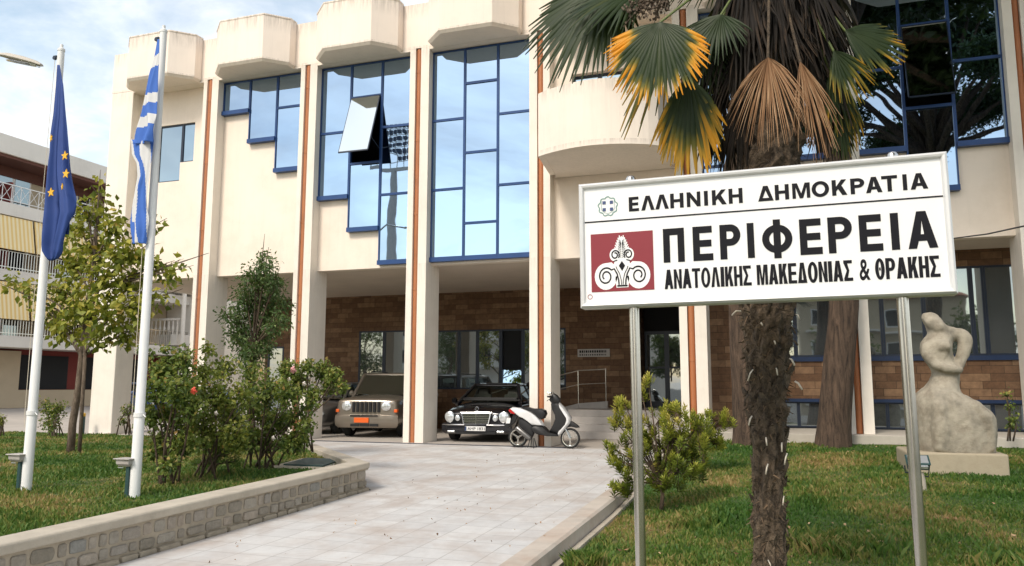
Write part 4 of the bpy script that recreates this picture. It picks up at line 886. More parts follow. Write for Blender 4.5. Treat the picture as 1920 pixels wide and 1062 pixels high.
# ------------------------------------------------------------------ umbrella pines beside the facade
def pine(x, y, z0, pts, rad, label, crown_c, crown_r, seed, nn=20000, ls=.4, zr_=(-.6, .9)):
    t = empty('pine_tree', (x, y, z0), label, 'pine tree', 'tall umbrella pines'); b = MB(); n = 26; P = []
    V = []; F = []; seg = 28; ks = 60
    zs = [p[2] for p in pts]
    for j in range(ks+1):
        z = zs[0]+(zs[-1]-zs[0])*j/ks; cx_ = np.interp(z, zs, [p[0] for p in pts]); cy_ = np.interp(z, zs, [p[1] for p in pts]); r = np.interp(z, zs, rad)
        for k in range(seg):
            a = 2*pi*k/seg; plate = noise.noise(Vector((cos(a)*2.6+seed, sin(a)*2.6, z*.55)))+.5*noise.noise(Vector((cos(a)*8, sin(a)*8+seed, z*1.8)))
            rr = r*(1+.10*plate)+(.05*max(0, 1-(z-zs[0])/.5)); V.append((cx_+rr*cos(a), cy_+rr*sin(a), z))
    for j in range(ks):
        for k in range(seg): F.append((j*seg+k, j*seg+(k+1) % seg, (j+1)*seg+(k+1) % seg, (j+1)*seg+k))
    b.add(V, F, 0, .5); top = Vector(pts[-1]); cl = []
    for k in range(32):
        a = 2*pi*k/32*3.3; rr = crown_r*sqrt((k+.5)/32); c = Vector(crown_c)+Vector((cos(a)*rr, sin(a)*rr*.9, random.uniform(*zr_)-.25*rr*.4)); s_ = random.uniform(.9, 1.4)
        b.tube([top-Vector((0,0,random.uniform(.2, 2.))), top.lerp(c, .55)-Vector((0,0,.3)), c], [.16, .1, .03], 7); cl.append((tuple(c), (s_*1.6, s_*1.6, s_*1.0)))
    b.build('trunk', M['pinebark'], t, smooth=True); leaves('crown', cl, nn, ls, M['needles'], t, .42, -.2, twig=10); return t
pz = at(1560, 836, 16.75); p1 = at(1582, 570, 16.75)
pine(pz.x, pz.y, .2, [(pz.x, pz.y, .1), (p1.x, p1.y, p1.z), (p1.x+.05, 16.6, 5.5), (p1.x-.1, 16.0, 8), (2.0, 15.2, 12.2)], [.31, .27, .25, .23, .18], 'thick rough-barked pine trunk in front of the orange pipe, right of the palm', (2.4, 13.6, 13.4), 4.2, 1.)
pz = at(1402, 818, 16.75); p1 = at(1388, 570, 16.75)
pine(pz.x, pz.y, .2, [(pz.x, pz.y, .1), (p1.x, p1.y, p1.z), (-.85, 16.6, 5.5), (-.2, 16.2, 8), (.9, 15.2, 12.5)], [.27, .24, .22, .2, .16], 'thick reddish pine trunk half hidden behind the left side of the palm', (-.2, 12.9, 14.2), 3.6, 5.)
# ------------------------------------------------------------------ palm
PT = empty('fan_palm', (-.12, 5.4, -.42), 'fan palm with shaggy fibrous trunk and yellow-tipped drooping fronds just behind the sign', 'palm tree')
b = MB(); V = []; F = []; seg = 40; ks = 150; z0, z1 = -.5, 4.5
for j in range(ks+1):
    z = z0+(z1-z0)*j/ks; cx_ = np.interp(z, [-.5, .25, .94, 1.88, 3, 4.5], [-.13, -.117, -.095, -.072, .0, .06]); r = np.interp(z, [-.5, .0, .3, .95, 1.5, 1.9, 3, 4.5], [.125, .10, .090, .092, .118, .14, .19, .2])
    for k in range(seg):
        a = 2*pi*k/seg; lay = (z*7.5+.35*sin(a*2+z*9)) % 1; q = noise.noise(Vector((cos(a)*3, sin(a)*3, z*5)))*.26+noise.noise(Vector((cos(a)*9, sin(a)*9, z*14)))*.2+.14*lay*min(1., .3+z*.5)
        rr = r*(1+q); V.append((cx_+rr*cos(a), 5.4+rr*sin(a), z))
for j in range(ks):
    for k in range(seg): F.append((j*seg+k, j*seg+(k+1) % seg, (j+1)*seg+(k+1) % seg, (j+1)*seg+k))
b.add(V, F, 0, .5); tb = b
M['fibre'] = leafmat('palm_fibre', [(0, (.02,.014,.009)), (.6, (.09,.06,.038)), (1, (.24,.16,.10))], .9, .1)
# loose fibre tufts
Vs = []; vv = []
for k in range(3600):
    z = random.uniform(-.3, 4.2)**1.0; a = random.uniform(0, 2*pi); cx_ = np.interp(z, [-.5, .94, 1.88, 4.5], [-.13, -.095, -.072, .06]); r = np.interp(z, [-.5, .95, 1.9, 4.5], [.10, .094, .15, .24])*random.uniform(.92, 1.12)
    p = Vector((cx_+r*cos(a), 5.4+r*sin(a), z)); o_ = Vector((cos(a), sin(a), 0)); d = (o_*random.uniform(.1, .7)+Vector((-sin(a), cos(a), 0))*random.uniform(-.7, .7)+Vector((0, 0, random.uniform(-1, .5)))).normalized()
    L = random.uniform(.015, .05)*(1 if z < 1.2 else 1.4); s_ = d.cross(o_).normalized()*random.uniform(.0015, .006); Vs.append([p-s_, p+s_, p+d*L+s_*.3-Vector((0,0,L*.3)), p+d*L-s_*.3-Vector((0,0,L*.3))]); vv += [random.random()**1.6]*4
V = np.array([[tuple(q) for q in w] for w in Vs]).reshape(-1, 3); o = npmesh('fibre', V, np.arange(len(V)).reshape(-1, 4), M['fibre'], PT, {'v': np.array(vv)})
b = tb
for k in range(150):
    z = -.35+k*.032; a = k*2.39996; cx_ = np.interp(z, [-.5, .94, 1.88, 4.5], [-.13, -.095, -.072, .06]); r = np.interp(z, [-.5, .3, .95, 1.5, 1.9, 4.5], [.10, .088, .090, .122, .14, .2]); sc_ = .55 if z < .9 else 1.
    o_ = Vector((cos(a), sin(a), 0)); s_ = Vector((-sin(a), cos(a), 0)); p = Vector((cx_, 5.4, z))+o_*r*.9; w_ = .055*sc_*random.uniform(.8, 1.2); h_ = .10*sc_*random.uniform(.8, 1.4); ou = random.uniform(.02, .055)*sc_; sw = s_*random.uniform(-.02, .02)
    tip = p+o_*(ou+.015)+sw+Vector((0,0,h_)); b.loft([[p-s_*w_-o_*.01, p+o_*.022, p+s_*w_-o_*.01], [p-s_*w_*.75+o_*ou*.6+Vector((0,0,h_*.55)), p+o_*(.02+ou*.8)+Vector((0,0,h_*.5)), p+s_*w_*.75+o_*ou*.6+Vector((0,0,h_*.55))], [tip-s_*.012, tip+o_*.006, tip+s_*.012]], 0, random.random(), close=True)
b.build('trunk', M['palmbark'], PT)
# old leaf bases: curved flat stubs wrapping outwards, some with a pale cut end
for (px, py, dx, dy, pale) in ((1372,592,18,-8,1),(1412,693,-10,22,1),(1455,690,3,14,1),(1480,672,10,14,1),(1490,715,14,16,1),(1450,640,4,6,1),(1424,608,6,3,1),(1492,590,8,10,1),(1400,620,-12,-6,0),(1478,610,14,16,0),(1402,740,-6,22,0),(1470,745,8,8,0),(1410,780,-6,18,1),(1436,820,2,16,1),(1466,830,0,18,1),(1476,850,-5,22,1),(1440,870,-4,20,1),(1470,930,-2,18,1),(1415,920,3,16,0),(1474,990,4,16,0),(1440,1050,6,14,1),(1408,560,-10,8,0),(1440,570,2,10,0),(1404,670,-8,10,0),(1484,640,12,8,0)):
    c = at(px, py, 5.22); e_ = at(px+dx, py+dy, 5.16); b = MB(); n_ = Vector((0, -1, 0)); mid = c.lerp(e_, .5)+Vector((0, -.03, .012)); w_ = random.uniform(.003, .0065)
    ln = (e_-c); ln = ln.normalized() if ln.length > 0 else Vector((0,0,1)); s_ = ln.cross(n_).normalized()*w_
    b.loft([[p-s_, p+n_*.004, p+s_, p-n_*.004] for p in (c, c.lerp(mid, .6)+Vector((0,-.008,0)), mid, e_)], close=True)
    b.build('leaf_base', M['stub' if pale else 'palmbark'], PT, smooth=True)
def fan(hub, dirv, nrm, L, spread, nb, mt, droop=.12, y0=.62, ymax=1., w=.030, name='frond', label=None, dead=False, petiole=None, split=.42, jit=.04, curl=0., side_y=None):
    hub = Vector(hub); d0 = Vector(dirv).normalized(); nv = Vector(nrm); nv = (nv-d0*nv.dot(d0)).normalized(); sd = nv.cross(d0)
    Vs = []; vv = []; ns = 6
    for i in range(nb):
        u = (i/(nb-1)-.5); a = radians(spread)*u; a += random.uniform(-1, 1)*jit*(2.2 if dead else 1); dr = d0*cos(a)+sd*sin(a)
        Lb = L*(1-.38*abs(2*u)**1.8)*random.uniform(.9, 1.04); ax = (-d0*sin(a)+sd*cos(a)); pl = nv*(.006 if i % 2 else -.006)
        kink = (random.random() < .2)*random.uniform(.08, .3)*(not dead); k0 = random.uniform(.55, .8); bo = random.gauss(0, .07); tone = random.gauss(-.02, .05); yy = y0+(side_y(u) if side_y else 0)
        for k in range(ns+1):
            t = k/ns; p = hub+dr*Lb*t+Vector((0, 0, -1))*(droop*L*t**2.4+kink*L*max(0, t-k0))+nv*(curl*L*t*t)+nv*.05*L*sin(t*pi*.8)*(.5-abs(u))+Vector((random.uniform(-1,1), random.uniform(-1,1), 0))*(.012*t*L if dead else .004*t*L)
            ww = w*L/.65*(t/split if t < split else (1-.93*((t-split)/(1-split))**1.3))*.5+.0012
            if dead: ww *= .34 if t > .2 else .6
            q = ax*ww
            Vs += [p-q+pl*0, p+nv*(ww*.45)+pl, p+q]
            if dead: val = min(1, max(0, .45+random.uniform(-.3, .3)+.25*t))
            else:
                sy_ = max(0., min(1., (t-yy-bo)/.26)); val = max(0, min(1, .18+tone+.1*(i % 2)+ (0.75*ymax*sy_)))
            vv += [val]*3
    V = np.array([tuple(p) for p in Vs]); F = []
    for i in range(nb):
        o_ = i*(ns+1)*3
        for k in range(ns):
            q = o_+k*3; F += [(q, q+1, q+4, q+3), (q+1, q+2, q+5, q+4)]
    o = npmesh(name, V, np.array(F), mt, PT, {'v': np.array(vv)})
    if petiole is not None:
        b = MB(); pp = Vector(petiole); b.tube([pp, pp.lerp(hub, .5)+Vector((0,0,.06)), hub, hub+d0*.04], [.012, .010, .008, .003], 7); b.build('petiole', M['palmbark'] if dead else M['greenstalk'], PT, smooth=True)
    if label: o['label'] = label
    return o
M['greenstalk'] = mat('palm_petiole', (.10,.13,.03), .5, .2, 6, 40, .1)
C0 = (.05, 5.4, 4.35)
def H_(px, py, Y): return tuple(at(px, py, Y))
def dv(dx, dy, depth=0.): v = CR*dx-CU*dy; return tuple(v+Vector((0, depth, 0)))
fan(H_(1142,-38,5.25), dv(-.50,.86,-.1), (-.1,-1,.25), .80, 120, 40, M['frond'], .10, .98, .0, petiole=C0, w=.045, jit=.02)
fan(H_(1205,-22,5.2), dv(-.8,.35,-.2), (0,-.8,.6), .62, 100, 30, M['frond'], .18, .98, .0, petiole=C0, w=.04)
fan(H_(1238,42,4.75), dv(-.13,1.,-.1), (-.05,-1,.18), .53, 146, 50, M['frond'], .03, .66, 1., petiole=C0, label='palm frond whose blade tips have turned orange yellow', w=.046, jit=.02, side_y=lambda u: -.22*(u < -.30)-.10*(u > .3)+.10*math.exp(-((u-.02)/.12)**2))
fan(H_(1262,52,5.1), dv(-.45,1.,.0), (-.3,-1,.1), .82, 30, 10, M['frond'], .04, .35, .42, w=.03, jit=.05)
fan(H_(1290,142,5.0), dv(.02,1.,-.05), (.1,-1,.15), .64, 72, 34, M['frond'], .06, .50, .62, petiole=C0, label='drooping palm frond with brownish yellow blades', w=.05, side_y=lambda u: -.15*u)
fan(H_(1352,28,5.0), dv(-.3,.75,-.2), (-.2,-1,.3), .38, 150, 34, M['frond'], .1, .9, .2, petiole=C0)
fan(H_(1584,58,5.15), dv(.88,.42,-.1), (.1,-1,.3), .40, 92, 30, M['frond'], .05, .72, .55, petiole=C0, w=.05)
fan(H_(1556,130,5.2), dv(.25,1.,0), (.2,-1,.1), .44, 46, 18, M['frond'], .05, .7, .5, petiole=C0)
fan(H_(1575,215,5.3), dv(.12,1.,0), (.2,-1,.1), .30, 50, 14, M['frond'], .05, .75, .4)
fan(H_(1440,108,4.72), dv(-.02,1.,.02), (0,-1,.12), .43, 116, 60, M['deadfrond'], .30, dead=True, petiole=C0, label='dry tan dead palm frond hanging down in front of the trunk', w=.03, jit=.03, curl=.05)
fan(H_(1500,116,4.85), dv(.32,1.,.02), (.2,-1,.1), .54, 46, 30, M['deadfrond'], .16, dead=True, petiole=C0, label='reddish brown dead palm frond hanging down', w=.028)
fan(H_(1318,70,5.15), dv(.1,1.,-.05), (-.1,-1,.2), .40, 110, 28, M['frond'], .1, .75, .3, petiole=C0)
fan(H_(1562,95,5.05), dv(.55,.8,-.1), (.1,-1,.25), .36, 80, 22, M['frond'], .12, .5, .45, petiole=C0)
fan(H_(1335,215,5.2), dv(-.05,1.,0), (-.1,-1,.1), .34, 40, 16, M['frond'], .05, .8, .2)
fan(H_(1590,165,5.3), dv(.1,1.,0), (.1,-1,.1), .42, 30, 14, M['frond'], .03, .45, .5)
for (hx, hy, hy_, ddx, L_) in ((1350,150,5.25,-.05,.62),(1385,170,5.2,0,.6),(1330,60,5.3,-.15,.7),(1545,150,5.3,.12,.6),(1400,60,5.1,-.1,.6),(1500,60,5.1,.1,.6),(1365,240,5.3,-.05,.36)):
    fan(H_(hx,hy,hy_), dv(ddx,1.,0), (.1,-1,.1), L_, 42, 30, M['darkfrond'], .03, dead=True, w=.06, name='dead_frond', jit=.05)
for k in range(30):              # skirt of old dark fronds pressed to the trunk
    a = 2*pi*k/30*3.3; lv = k/30; r = .10+.20*(1-lv*.4); rr_ = random.uniform(.6, .95)
    hb = (.05+cos(a)*r*1.0, 5.42+sin(a)*r, 4.35-.55*lv+random.uniform(-.1, .1)); ox = random.uniform(.18, .42)
    fan(hb, (cos(a)*ox, sin(a)*ox, -1), (cos(a), sin(a), .15), rr_, 60, 26, M['darkfrond'], .05, dead=True, w=.05, name='dead_frond', jit=.06)
for k in range(14):              # living crown above the frame
    a = 2*pi*k/14+.2; el = random.uniform(.1, 1.1); hb = (.06+cos(a)*.75*cos(el), 5.4+sin(a)*.75*cos(el), 4.5+.75*sin(el))
    if hb[1] < 5.1 and hb[2] < 4.75: continue
    fan(hb, (cos(a), sin(a), sin(el)-.1), (-cos(a)*.4, -sin(a)*.4, 1), .75, 150, 34, M['frond'], .22, .95, .1, petiole=C0)
b = MB()                          # spent flower spray hanging on the left
for k in range(26):
    p = at(1262, -30, 5.05); e_ = at(random.uniform(1165, 1250), random.uniform(5, 48), 5.05+random.uniform(-.12, .1)); m1 = p.lerp(e_, .6)+Vector((0,0,.05)); b.tube([p, m1, e_], [.005, .004, .002], 5)
    for q in range(16): c = m1.lerp(e_, random.random())+Vector((random.uniform(-.03,.03), random.uniform(-.03,.03), random.uniform(-.03,.03))); b.cbox(c, (.006,0,.002), (0,.006,0), (-.002,0,.006))
b.build('flower_spray', M['spray'] if 'spray' in M else M['twig'], PT)
# ------------------------------------------------------------------ statue and pedestal
YS = 14.1
pd = empty('pedestal', tuple(at(1800, 885, YS)), 'low weathered rectangular stone pedestal on the right lawn under the statue', 'pedestal')
b = MB(); A_ = at(1702, 884, YS-.45); B_ = at(1893, 884, YS-.45); zt = at(1800, 850, YS-.45).z
b.box(A_.x, B_.x, YS-.48, YS+.75, -.2, zt); o = b.build('block', M['pedestal'], pd, bevel=.03, seg=3)
sl = [(72,150,200,.13),(85,140,222,.16),(100,140,238,.18),(118,148,252,.2),(135,157,264,.2),(150,163,275,.2),(165,170,290,.2),(180,172,300,.2),(195,165,308,.22),(210,148,308,.26),(230,136,305,.30),(255,133,303,.32),(280,136,302,.32),(305,146,302,.31),(330,160,308,.30),(350,175,338,.29),(368,188,343,.27),(382,196,342,.26),(400,192,341,.27),(425,184,340,.29),(450,168,338,.34),(475,140,336,.40),(495,115,345,.46),(515,103,385,.50),(535,98,425,.52),(560,95,465,.54),(585,95,498,.55),(610,96,520,.56),(650,98,531,.56),(700,103,534,.57),(750,110,530,.57),(805,120,525,.57)]
def cp(x, y): return at(1680+x/2.796, 560+y/2.796, YS)
V = []; F = []; seg = 36
for (y, xl, xr, dp) in sl:
    l, r = cp(xl, y), cp(xr, y); cx_ = (l.x+r.x)/2; hw = (r.x-l.x)/2; e_ = .82 if y > 480 else .92
    for k in range(seg):
        a = 2*pi*k/seg; c, s_ = cos(a), sin(a); V.append((cx_+hw*math.copysign(abs(c)**e_, c), YS+.12+dp*math.copysign(abs(s_)**e_, s_), l.z))
n = len(sl)
for j in range(n-1):
    for k in range(seg): F.append((j*seg+k, j*seg+(k+1) % seg, (j+1)*seg+(k+1) % seg, (j+1)*seg+k))
F += [tuple(range(seg)), tuple((n-1)*seg+k for k in range(seg))[::-1]]
b = MB(); b.add(V, F, 0, .5)
def pt(x, y, d=0): q = cp(x, y); return (q.x, YS+.12+d, q.z)
b.tube([pt(255,165,-.02), pt(305,186,-.03), pt(340,188,-.04), pt(362,200,-.05), pt(368,228,-.06), pt(360,270,-.08), pt(346,310,-.10), pt(332,350,-.14), pt(322,378,-.18)], [.10,.11,.11,.115,.11,.10,.085,.07,.055], 16)   # raised right arm
b.tube([pt(165,240,-.15), pt(165,300,-.2), pt(200,350,-.26), pt(250,368,-.31), pt(300,374,-.29), pt(335,372,-.22)], [.10,.10,.085,.07,.07,.06], 14)      # left arm across the waist
b.tube([pt(205,252,-.26), pt(275,250,-.27)], [.10,.10], 14)                                                       # bust
b.tube([pt(150,95,-.05), pt(180,120,-.12), pt(220,150,-.14), pt(262,170,-.08)], [.05,.09,.11,.08], 12)
b.tube([pt(300,525,-.36), pt(390,560,-.42), pt(445,620,-.42), pt(465,690,-.40), pt(465,790,-.40)], [.08,.10,.11,.10,.09], 14)    # raised knee fold
b.tube([pt(190,470,-.3), pt(210,560,-.45), pt(215,680,-.47), pt(220,790,-.45)], [.08,.13,.14,.12], 14)
st = empty('statue', tuple(at(1790, 848, YS)), 'weathered pale stone statue of a seated woman with one arm raised behind her head', 'statue')
o = b.build('figure', M['statue'], st, smooth=True)
md = o.modifiers.new('r', 'REMESH'); md.mode = 'VOXEL'; md.voxel_size = .022; md.use_smooth_shade = True
md = o.modifiers.new('s', 'SMOOTH'); md.factor = .6; md.iterations = 12
tx = bpy.data.textures.new('st', 'CLOUDS'); tx.noise_scale = .09; md = o.modifiers.new('d', 'DISPLACE'); md.texture = tx; md.strength = .022
# spotlight on the lawn aimed at the statue
c = at(1722, 920, 12.2); sp = empty('garden_spotlight', tuple(c), 'small square grey spotlight on a short white concrete stub in front of the pedestal', 'floodlight')
b = MB(); b.lathe([(.10,-.1),(.105,.0),(.095,.16),(.08,.24),(.0,.25)], tuple(c), n=16); b.build('stub', M['coping'], sp, smooth='auto')
b = MB(); u = Vector((1,0,0)); f = Vector((0,-.55,.83)); g = Vector((0,.83,.55)); cc = c+Vector((.01,0,.37))
b.cbox(cc, u*.135, f*.045, g*.09); b.cbox(cc+f*.05, u*.15, f*.008, g*.105); b.cbox(cc-f*.0+g*-.10, u*.12, f*.03, g*.02); b.build('lamp_housing', M['greenbox'], sp, bevel=.006)
b = MB(); b.cbox(cc+f*.062, u*.125, f*.004, g*.08); b.cbox(cc-g*.095+f*.01-Vector((0,.03,0)), u*.11, f*.02, g*.02); b.build('lens', M['lamp'], sp)
b = MB(); b.tube([c+Vector((-.15,0,.33)), c+Vector((-.15,0,.24)), c+Vector((.13,-.02,.19)), c+Vector((.16,0,.36))], .01, 6); b.build('bracket', M['darkblue'], sp)
# metal hatch in the planter
h = empty('metal_hatch', (-7.0, 11.0, .12), 'dark green metal hatch with pale concrete rim set in the lawn near the planter corner', 'hatch')
b = MB(); b.prism([(-7.45,10.5,.10), (-6.55,10.5,.10), (-6.85,11.7,.10), (-7.75,11.7,.10)], (0,0,.04)); b.build('rim', M['coping'], h)
b = MB(); b.prism([(-7.33,10.58,.142), (-6.63,10.58,.142), (-6.91,11.62,.142), (-7.6,11.62,.142)], (0,0,.02)); b.build('lid', M['greenbox'], h)

# ------------------------------------------------------------------ cars (local: nose at y=0 facing -y, z up)
def wheel(root, x, y, r, w, side, spokes=5):
    b = MB(); b.lathe([(r*.62, -w/2), (r*.9, -w/2), (r, -w*.36), (r, w*.36), (r*.9, w/2), (r*.62, w/2)], (x, y, r), (1, 0, 0), 26); o = b.build('wheel', M['rubber'], root, smooth='auto', local=True)
    b = MB(); b.lathe([(r*.63, -w*.42), (r*.63, w*.42)], (x, y, r), (1,0,0), 26); b.lathe([(.001, side*w*.38), (r*.16, side*w*.38), (r*.16, side*w*.2)], (x, y, r), (1,0,0), 12)
    for k in range(spokes):
        a = 2*pi*k/spokes; d = Vector((0, cos(a), sin(a))); e_ = Vector((0, -sin(a), cos(a))); b.cbox(Vector((x+side*w*.3, y, r))+d*r*.36, (.012, 0, 0), d*r*.28, e_*r*.07)
    b.build('rim', M['chrome'], o, local=True)
def carbody(root, st, W, paint, cab, name='body'):
    """st: (y, half width, z bottom, z shoulder, z centre)"""
    b = MB(); secs = []
    for (y, hw, zb, zs, zt) in st:
        h = [(0, zb), (hw*.80, zb), (hw*.95, zb+.05), (hw, zb+(zs-zb)*.35), (hw*.995, zb+(zs-zb)*.7), (hw*.965, zs-.045), (hw*.90, zs-.005), (hw*.6, zt-(zt-zs)*.15), (0, zt)]
        L = [(x, y, z) for x, z in h]+[(-x, y, z) for x, z in h[-2:0:-1]]; secs.append(L)
    b.loft(secs, 0, .5, close=True)
    o = b.build(name, M[paint], root, smooth=True, local=True); o.modifiers.new('sub', 'SUBSURF').render_levels = 2; o.modifiers['sub'].levels = 2
    # cabin: (y0 base front, y1 roof front, y2 roof rear, y3 base rear, z base, z roof, half width base, half width roof)
    y0, y1, y2, y3, zb, zt, hb, ht = cab
    b = MB(); b.loft([[(-ht, y1, zt-.12), (-ht, y2, zt-.12), (ht, y2, zt-.12), (ht, y1, zt-.12)], [(-ht-.01, y1-.03, zt-.055), (-ht-.01, y2+.02, zt-.055), (ht+.01, y2+.02, zt-.055), (ht+.01, y1-.03, zt-.055)], [(-ht*.97, y1+.02, zt-.018), (-ht*.97, y2-.04, zt-.018), (ht*.97, y2-.04, zt-.018), (ht*.97, y1+.02, zt-.018)], [(-ht*.9, y1+.14, zt), (-ht*.9, y2-.14, zt), (ht*.9, y2-.14, zt), (ht*.9, y1+.14, zt)]], 0, .5, close=True)
    r = b.build('roof', M[paint], root, local=True, bevel=.02, seg=3)
    for s_ in (-1, 1):
        for (ya_, yb_, w_) in ((y0, y1, .045), (y3, y2, .10), ((y0+y3)/2-.1, (y1+y2)/2-.1, .04)):
            b = MB(); b.tube([(s_*hb, ya_, zb-.04), (s_*(ht-.005), yb_, zt-.045)], [w_*1.2, w_], 8); b.build('roof_pillar', M[paint], root, local=True, smooth='auto')
        b = MB(); b.loft([[(s_*.40+u*.24*q, yy, z) for u in (-1, 1) for yy in ((ysv, ysv+.12) if u < 0 else (ysv+.12, ysv))] for q, z, ysv in ((1, zb-.1, 1.95), (.9, zb+.22, 2.05), (.55, zb+.24, 2.05), (.5, zb+.40, 2.08))], close=True); b.build('seat', M['seat'], root, local=True, bevel=.02)
    b = MB(); b.box(-hb+.03, hb-.03, y0+.1, y3-.05, zb+.085, zb+.10); b.box(-hb+.12, hb-.12, y0+.12, y0+.5, zb+.10, zb+.15); b.build('dash_and_dark_cover', M['black'], root, local=True, bevel=.01)  # dash, plus an added black sheet that darkens the cabin behind the glass
    b = MB(); b.tube([(-.38+.17*cos(a), y0+.62-.07*sin(a), zb+.02+.15*sin(a)) for a in [2*pi*k/18 for k in range(19)]], .013, 6); b.build('steering_wheel', M['black'], root, local=True)
    b = MB(); b.add([(-hb+.05, y3+.0, zb+.06), (hb-.05, y3, zb+.06), (ht-.05, y2-.01, zt-.08), (-ht+.05, y2-.01, zt-.08)], [(0,1,2,3)], 0, .5); b.build('rear_window', M['smoke'], root, local=True)
    def lerp(a, c, t): return tuple(a[i]+(c[i]-a[i])*t for i in range(3))
    b = MB(); fl, fr_, tl, tr = (-hb, y0, zb), (hb, y0, zb), (-ht, y1, zt-.05), (ht, y1, zt-.05); off = Vector((0, -.02, .012))
    q = [Vector(lerp(lerp(fl, fr_, u), lerp(tl, tr, u), v_))+off for u, v_ in ((.045, .05), (.955, .05), (.95, .93), (.05, .93))]; b.add(q, [(0,1,2,3)], 0, .5); b.build('windshield', M['smoke'], root, local=True)
    for s_ in (-1, 1):
        for (v0, v1) in ((.10, .46), (.49, .80)):
            B0, B1 = (s_*hb, y0, zb), (s_*hb, y3, zb); T0, T1 = (s_*ht, y1, zt-.05), (s_*ht, y2, zt-.05); b = MB(); off = Vector((s_*.016, 0, 0))
            q = [Vector(lerp(lerp(B0, B1, u), lerp(T0, T1, u2), w_))+off for u, u2, w_ in ((v0, v0, .1), (v1, v1, .1), (v1, v1, .92), (v0, max(.02, v0-.06), .92))]; b.add(q, [(0,1,2,3)], 0, .5); b.build('side_window', M['smoke'], root, local=True)
        b = MB(); b.lathe([(.001,-.05),(.06,-.045),(.085,0),(.07,.03),(.001,.035)], (s_*(hb+.17), y0+.32, zb+.07), (0,1,0), 12); b.tube([(s_*hb, y0+.34, zb+.03), (s_*(hb+.12), y0+.33, zb+.05)], .02, 6); b.build('side_mirror', M[paint], root, smooth='auto', local=True)
    return o
def oval(b, x, z, rx, rz, y, d=.04, rot=0, m=0, n=20):
    P = lambda k, s_, yy: (x+(rx*s_*cos(2*pi*k/n)*cos(rot)-rz*s_*sin(2*pi*k/n)*sin(rot)), yy, z+(rx*s_*cos(2*pi*k/n)*sin(rot)+rz*s_*sin(2*pi*k/n)*cos(rot)))
    b.loft([[P(k, 1.0, y+d) for k in range(n)], [P(k, 1., y) for k in range(n)], [P(k, .7, y-.022) for k in range(n)], [P(k, .05, y-.03) for k in range(n)]], m, .5, close=True)
def platetext(root, txt, x0, x1, y, z0, z1, mt='ink'):
    me = text_mesh(txt, x0, x1, z0, z1, .01)
    for v in me.vertices: v.co = Vector((v.co.x, y, v.co.y))
    me.materials.clear(); me.materials.append(M[mt]); o = bpy.data.objects.new('plate_lettering', me); COL.objects.link(o); o.parent = root
# champagne off-roader
suv = empty('parked_car', (-10.34, 18.5, .006), 'champagne brown off-road car with seven-slot grille and orange licence plate', 'car')
suv.rotation_euler.z = radians(9)
carbody(suv, [(0,.74,.36,.93,.96),(.05,.84,.30,.99,1.0),(.25,.885,.28,1.02,1.05),(.9,.89,.27,1.04,1.11),(1.2,.89,.27,1.05,1.13),(3.7,.89,.3,1.08,1.12),(3.95,.82,.35,1.05,1.08)], 1.78, 'suvpaint', (1.12,1.62,3.55,3.85,1.07,1.72,.80,.66))
b = MB(); b.loft([[(x, -.005+.05*(x/.5)**2*.6, z) for x in (-.42,-.2,0,.2,.42)] for z in (.66, .945)], cap=False); b.build('grille_face', M['suvpaint'], suv, local=True)
b = MB()
for k in range(7): x = -.345+.115*k; b.box(x-.039, x+.039, -.05+.03*(x/.4)**2, .02, .665, .925)
b.build('grille_slots', M['interior'], suv, local=True, bevel=.012)
for s_ in (-1, 1):
    b = MB(); oval(b, s_*.545, .82, .13, .12, -.01, .14); b.build('headlight', M['lamp'], suv, smooth='auto', local=True)
    b = MB(); oval(b, s_*.60, .43, .06, .05, .02, .1); b.build('fog_light', M['lamp'], suv, smooth='auto', local=True)
    b = MB(); b.box(s_*.80-.045, s_*.80+.045, .0, .14, .66, .74); b.build('turn_signal', M['orange'], suv, local=True, bevel=.01)
b = MB(); b.loft([[(x*s0, y-.07*(1-abs(x)**3), z) for x in (-1,-.8,-.4,0,.4,.8,1)] for s0, y, z in ((.80,.08,.26),(.86,.03,.32),(.87,.01,.45),(.86,.02,.575),(.84,.08,.61))], cap=False); b.build('bumper', M['suvpaint'], suv, smooth='auto', local=True)
b = MB(); b.box(-.42,.34,-.075,.05,.555,.59)
for k in range(3): b.box(-.40+.26*k, -.17+.26*k, -.075, .05, .30, .365)
b.build('bumper_slots', M['black'], suv, local=True)
b = MB(); b.box(-.30, .10, -.085, -.07, .395, .525); b.build('licence_plate', M['orange'], suv, local=True, bevel=.004)
for x in (-.76, .76):
    for y in (.82, 3.15): wheel(suv, x, y, .35, .22, 1 if x > 0 else -1)
for s_ in (-1, 1): b = MB(); b.tube([(s_*.58, 1.9, 1.70), (s_*.58, 2.0, 1.76), (s_*.58, 3.3, 1.76), (s_*.58, 3.4, 1.70)], .018, 8); b.build('roof_rail', M['black'], suv, local=True)
# black executive saloon
sed = empty('parked_car', (-7.05, 18.0, .006), 'glossy black saloon car with chrome grille and four oval headlights', 'car')
sed.rotation_euler.z = radians(5)
carbody(sed, [(0,.62,.30,.68,.70),(.06,.76,.24,.72,.745),(.25,.87,.20,.76,.80),(.8,.905,.19,.84,.90),(1.25,.91,.19,.89,.965),(3.5,.91,.2,.95,.99),(4.15,.86,.24,.94,.97),(4.35,.78,.3,.9,.92)], 1.82, 'blackpaint', (1.1,1.95,3.2,4.0,.90,1.43,.84,.60))
b = MB(); pts = [(-.37,.70),(.37,.70),(.31,.43),(.24,.405),(-.24,.405),(-.31,.43)]
b.prism([(x, .0, z) for x, z in pts], (0, .2, 0)); b.build('grille_back', M['black'], sed, local=True)
b = MB()
for k in range(len(pts)): b.tube([(pts[k][0], -.012, pts[k][1]), (pts[(k+1) % 6][0], -.012, pts[(k+1) % 6][1])], .016, 8)
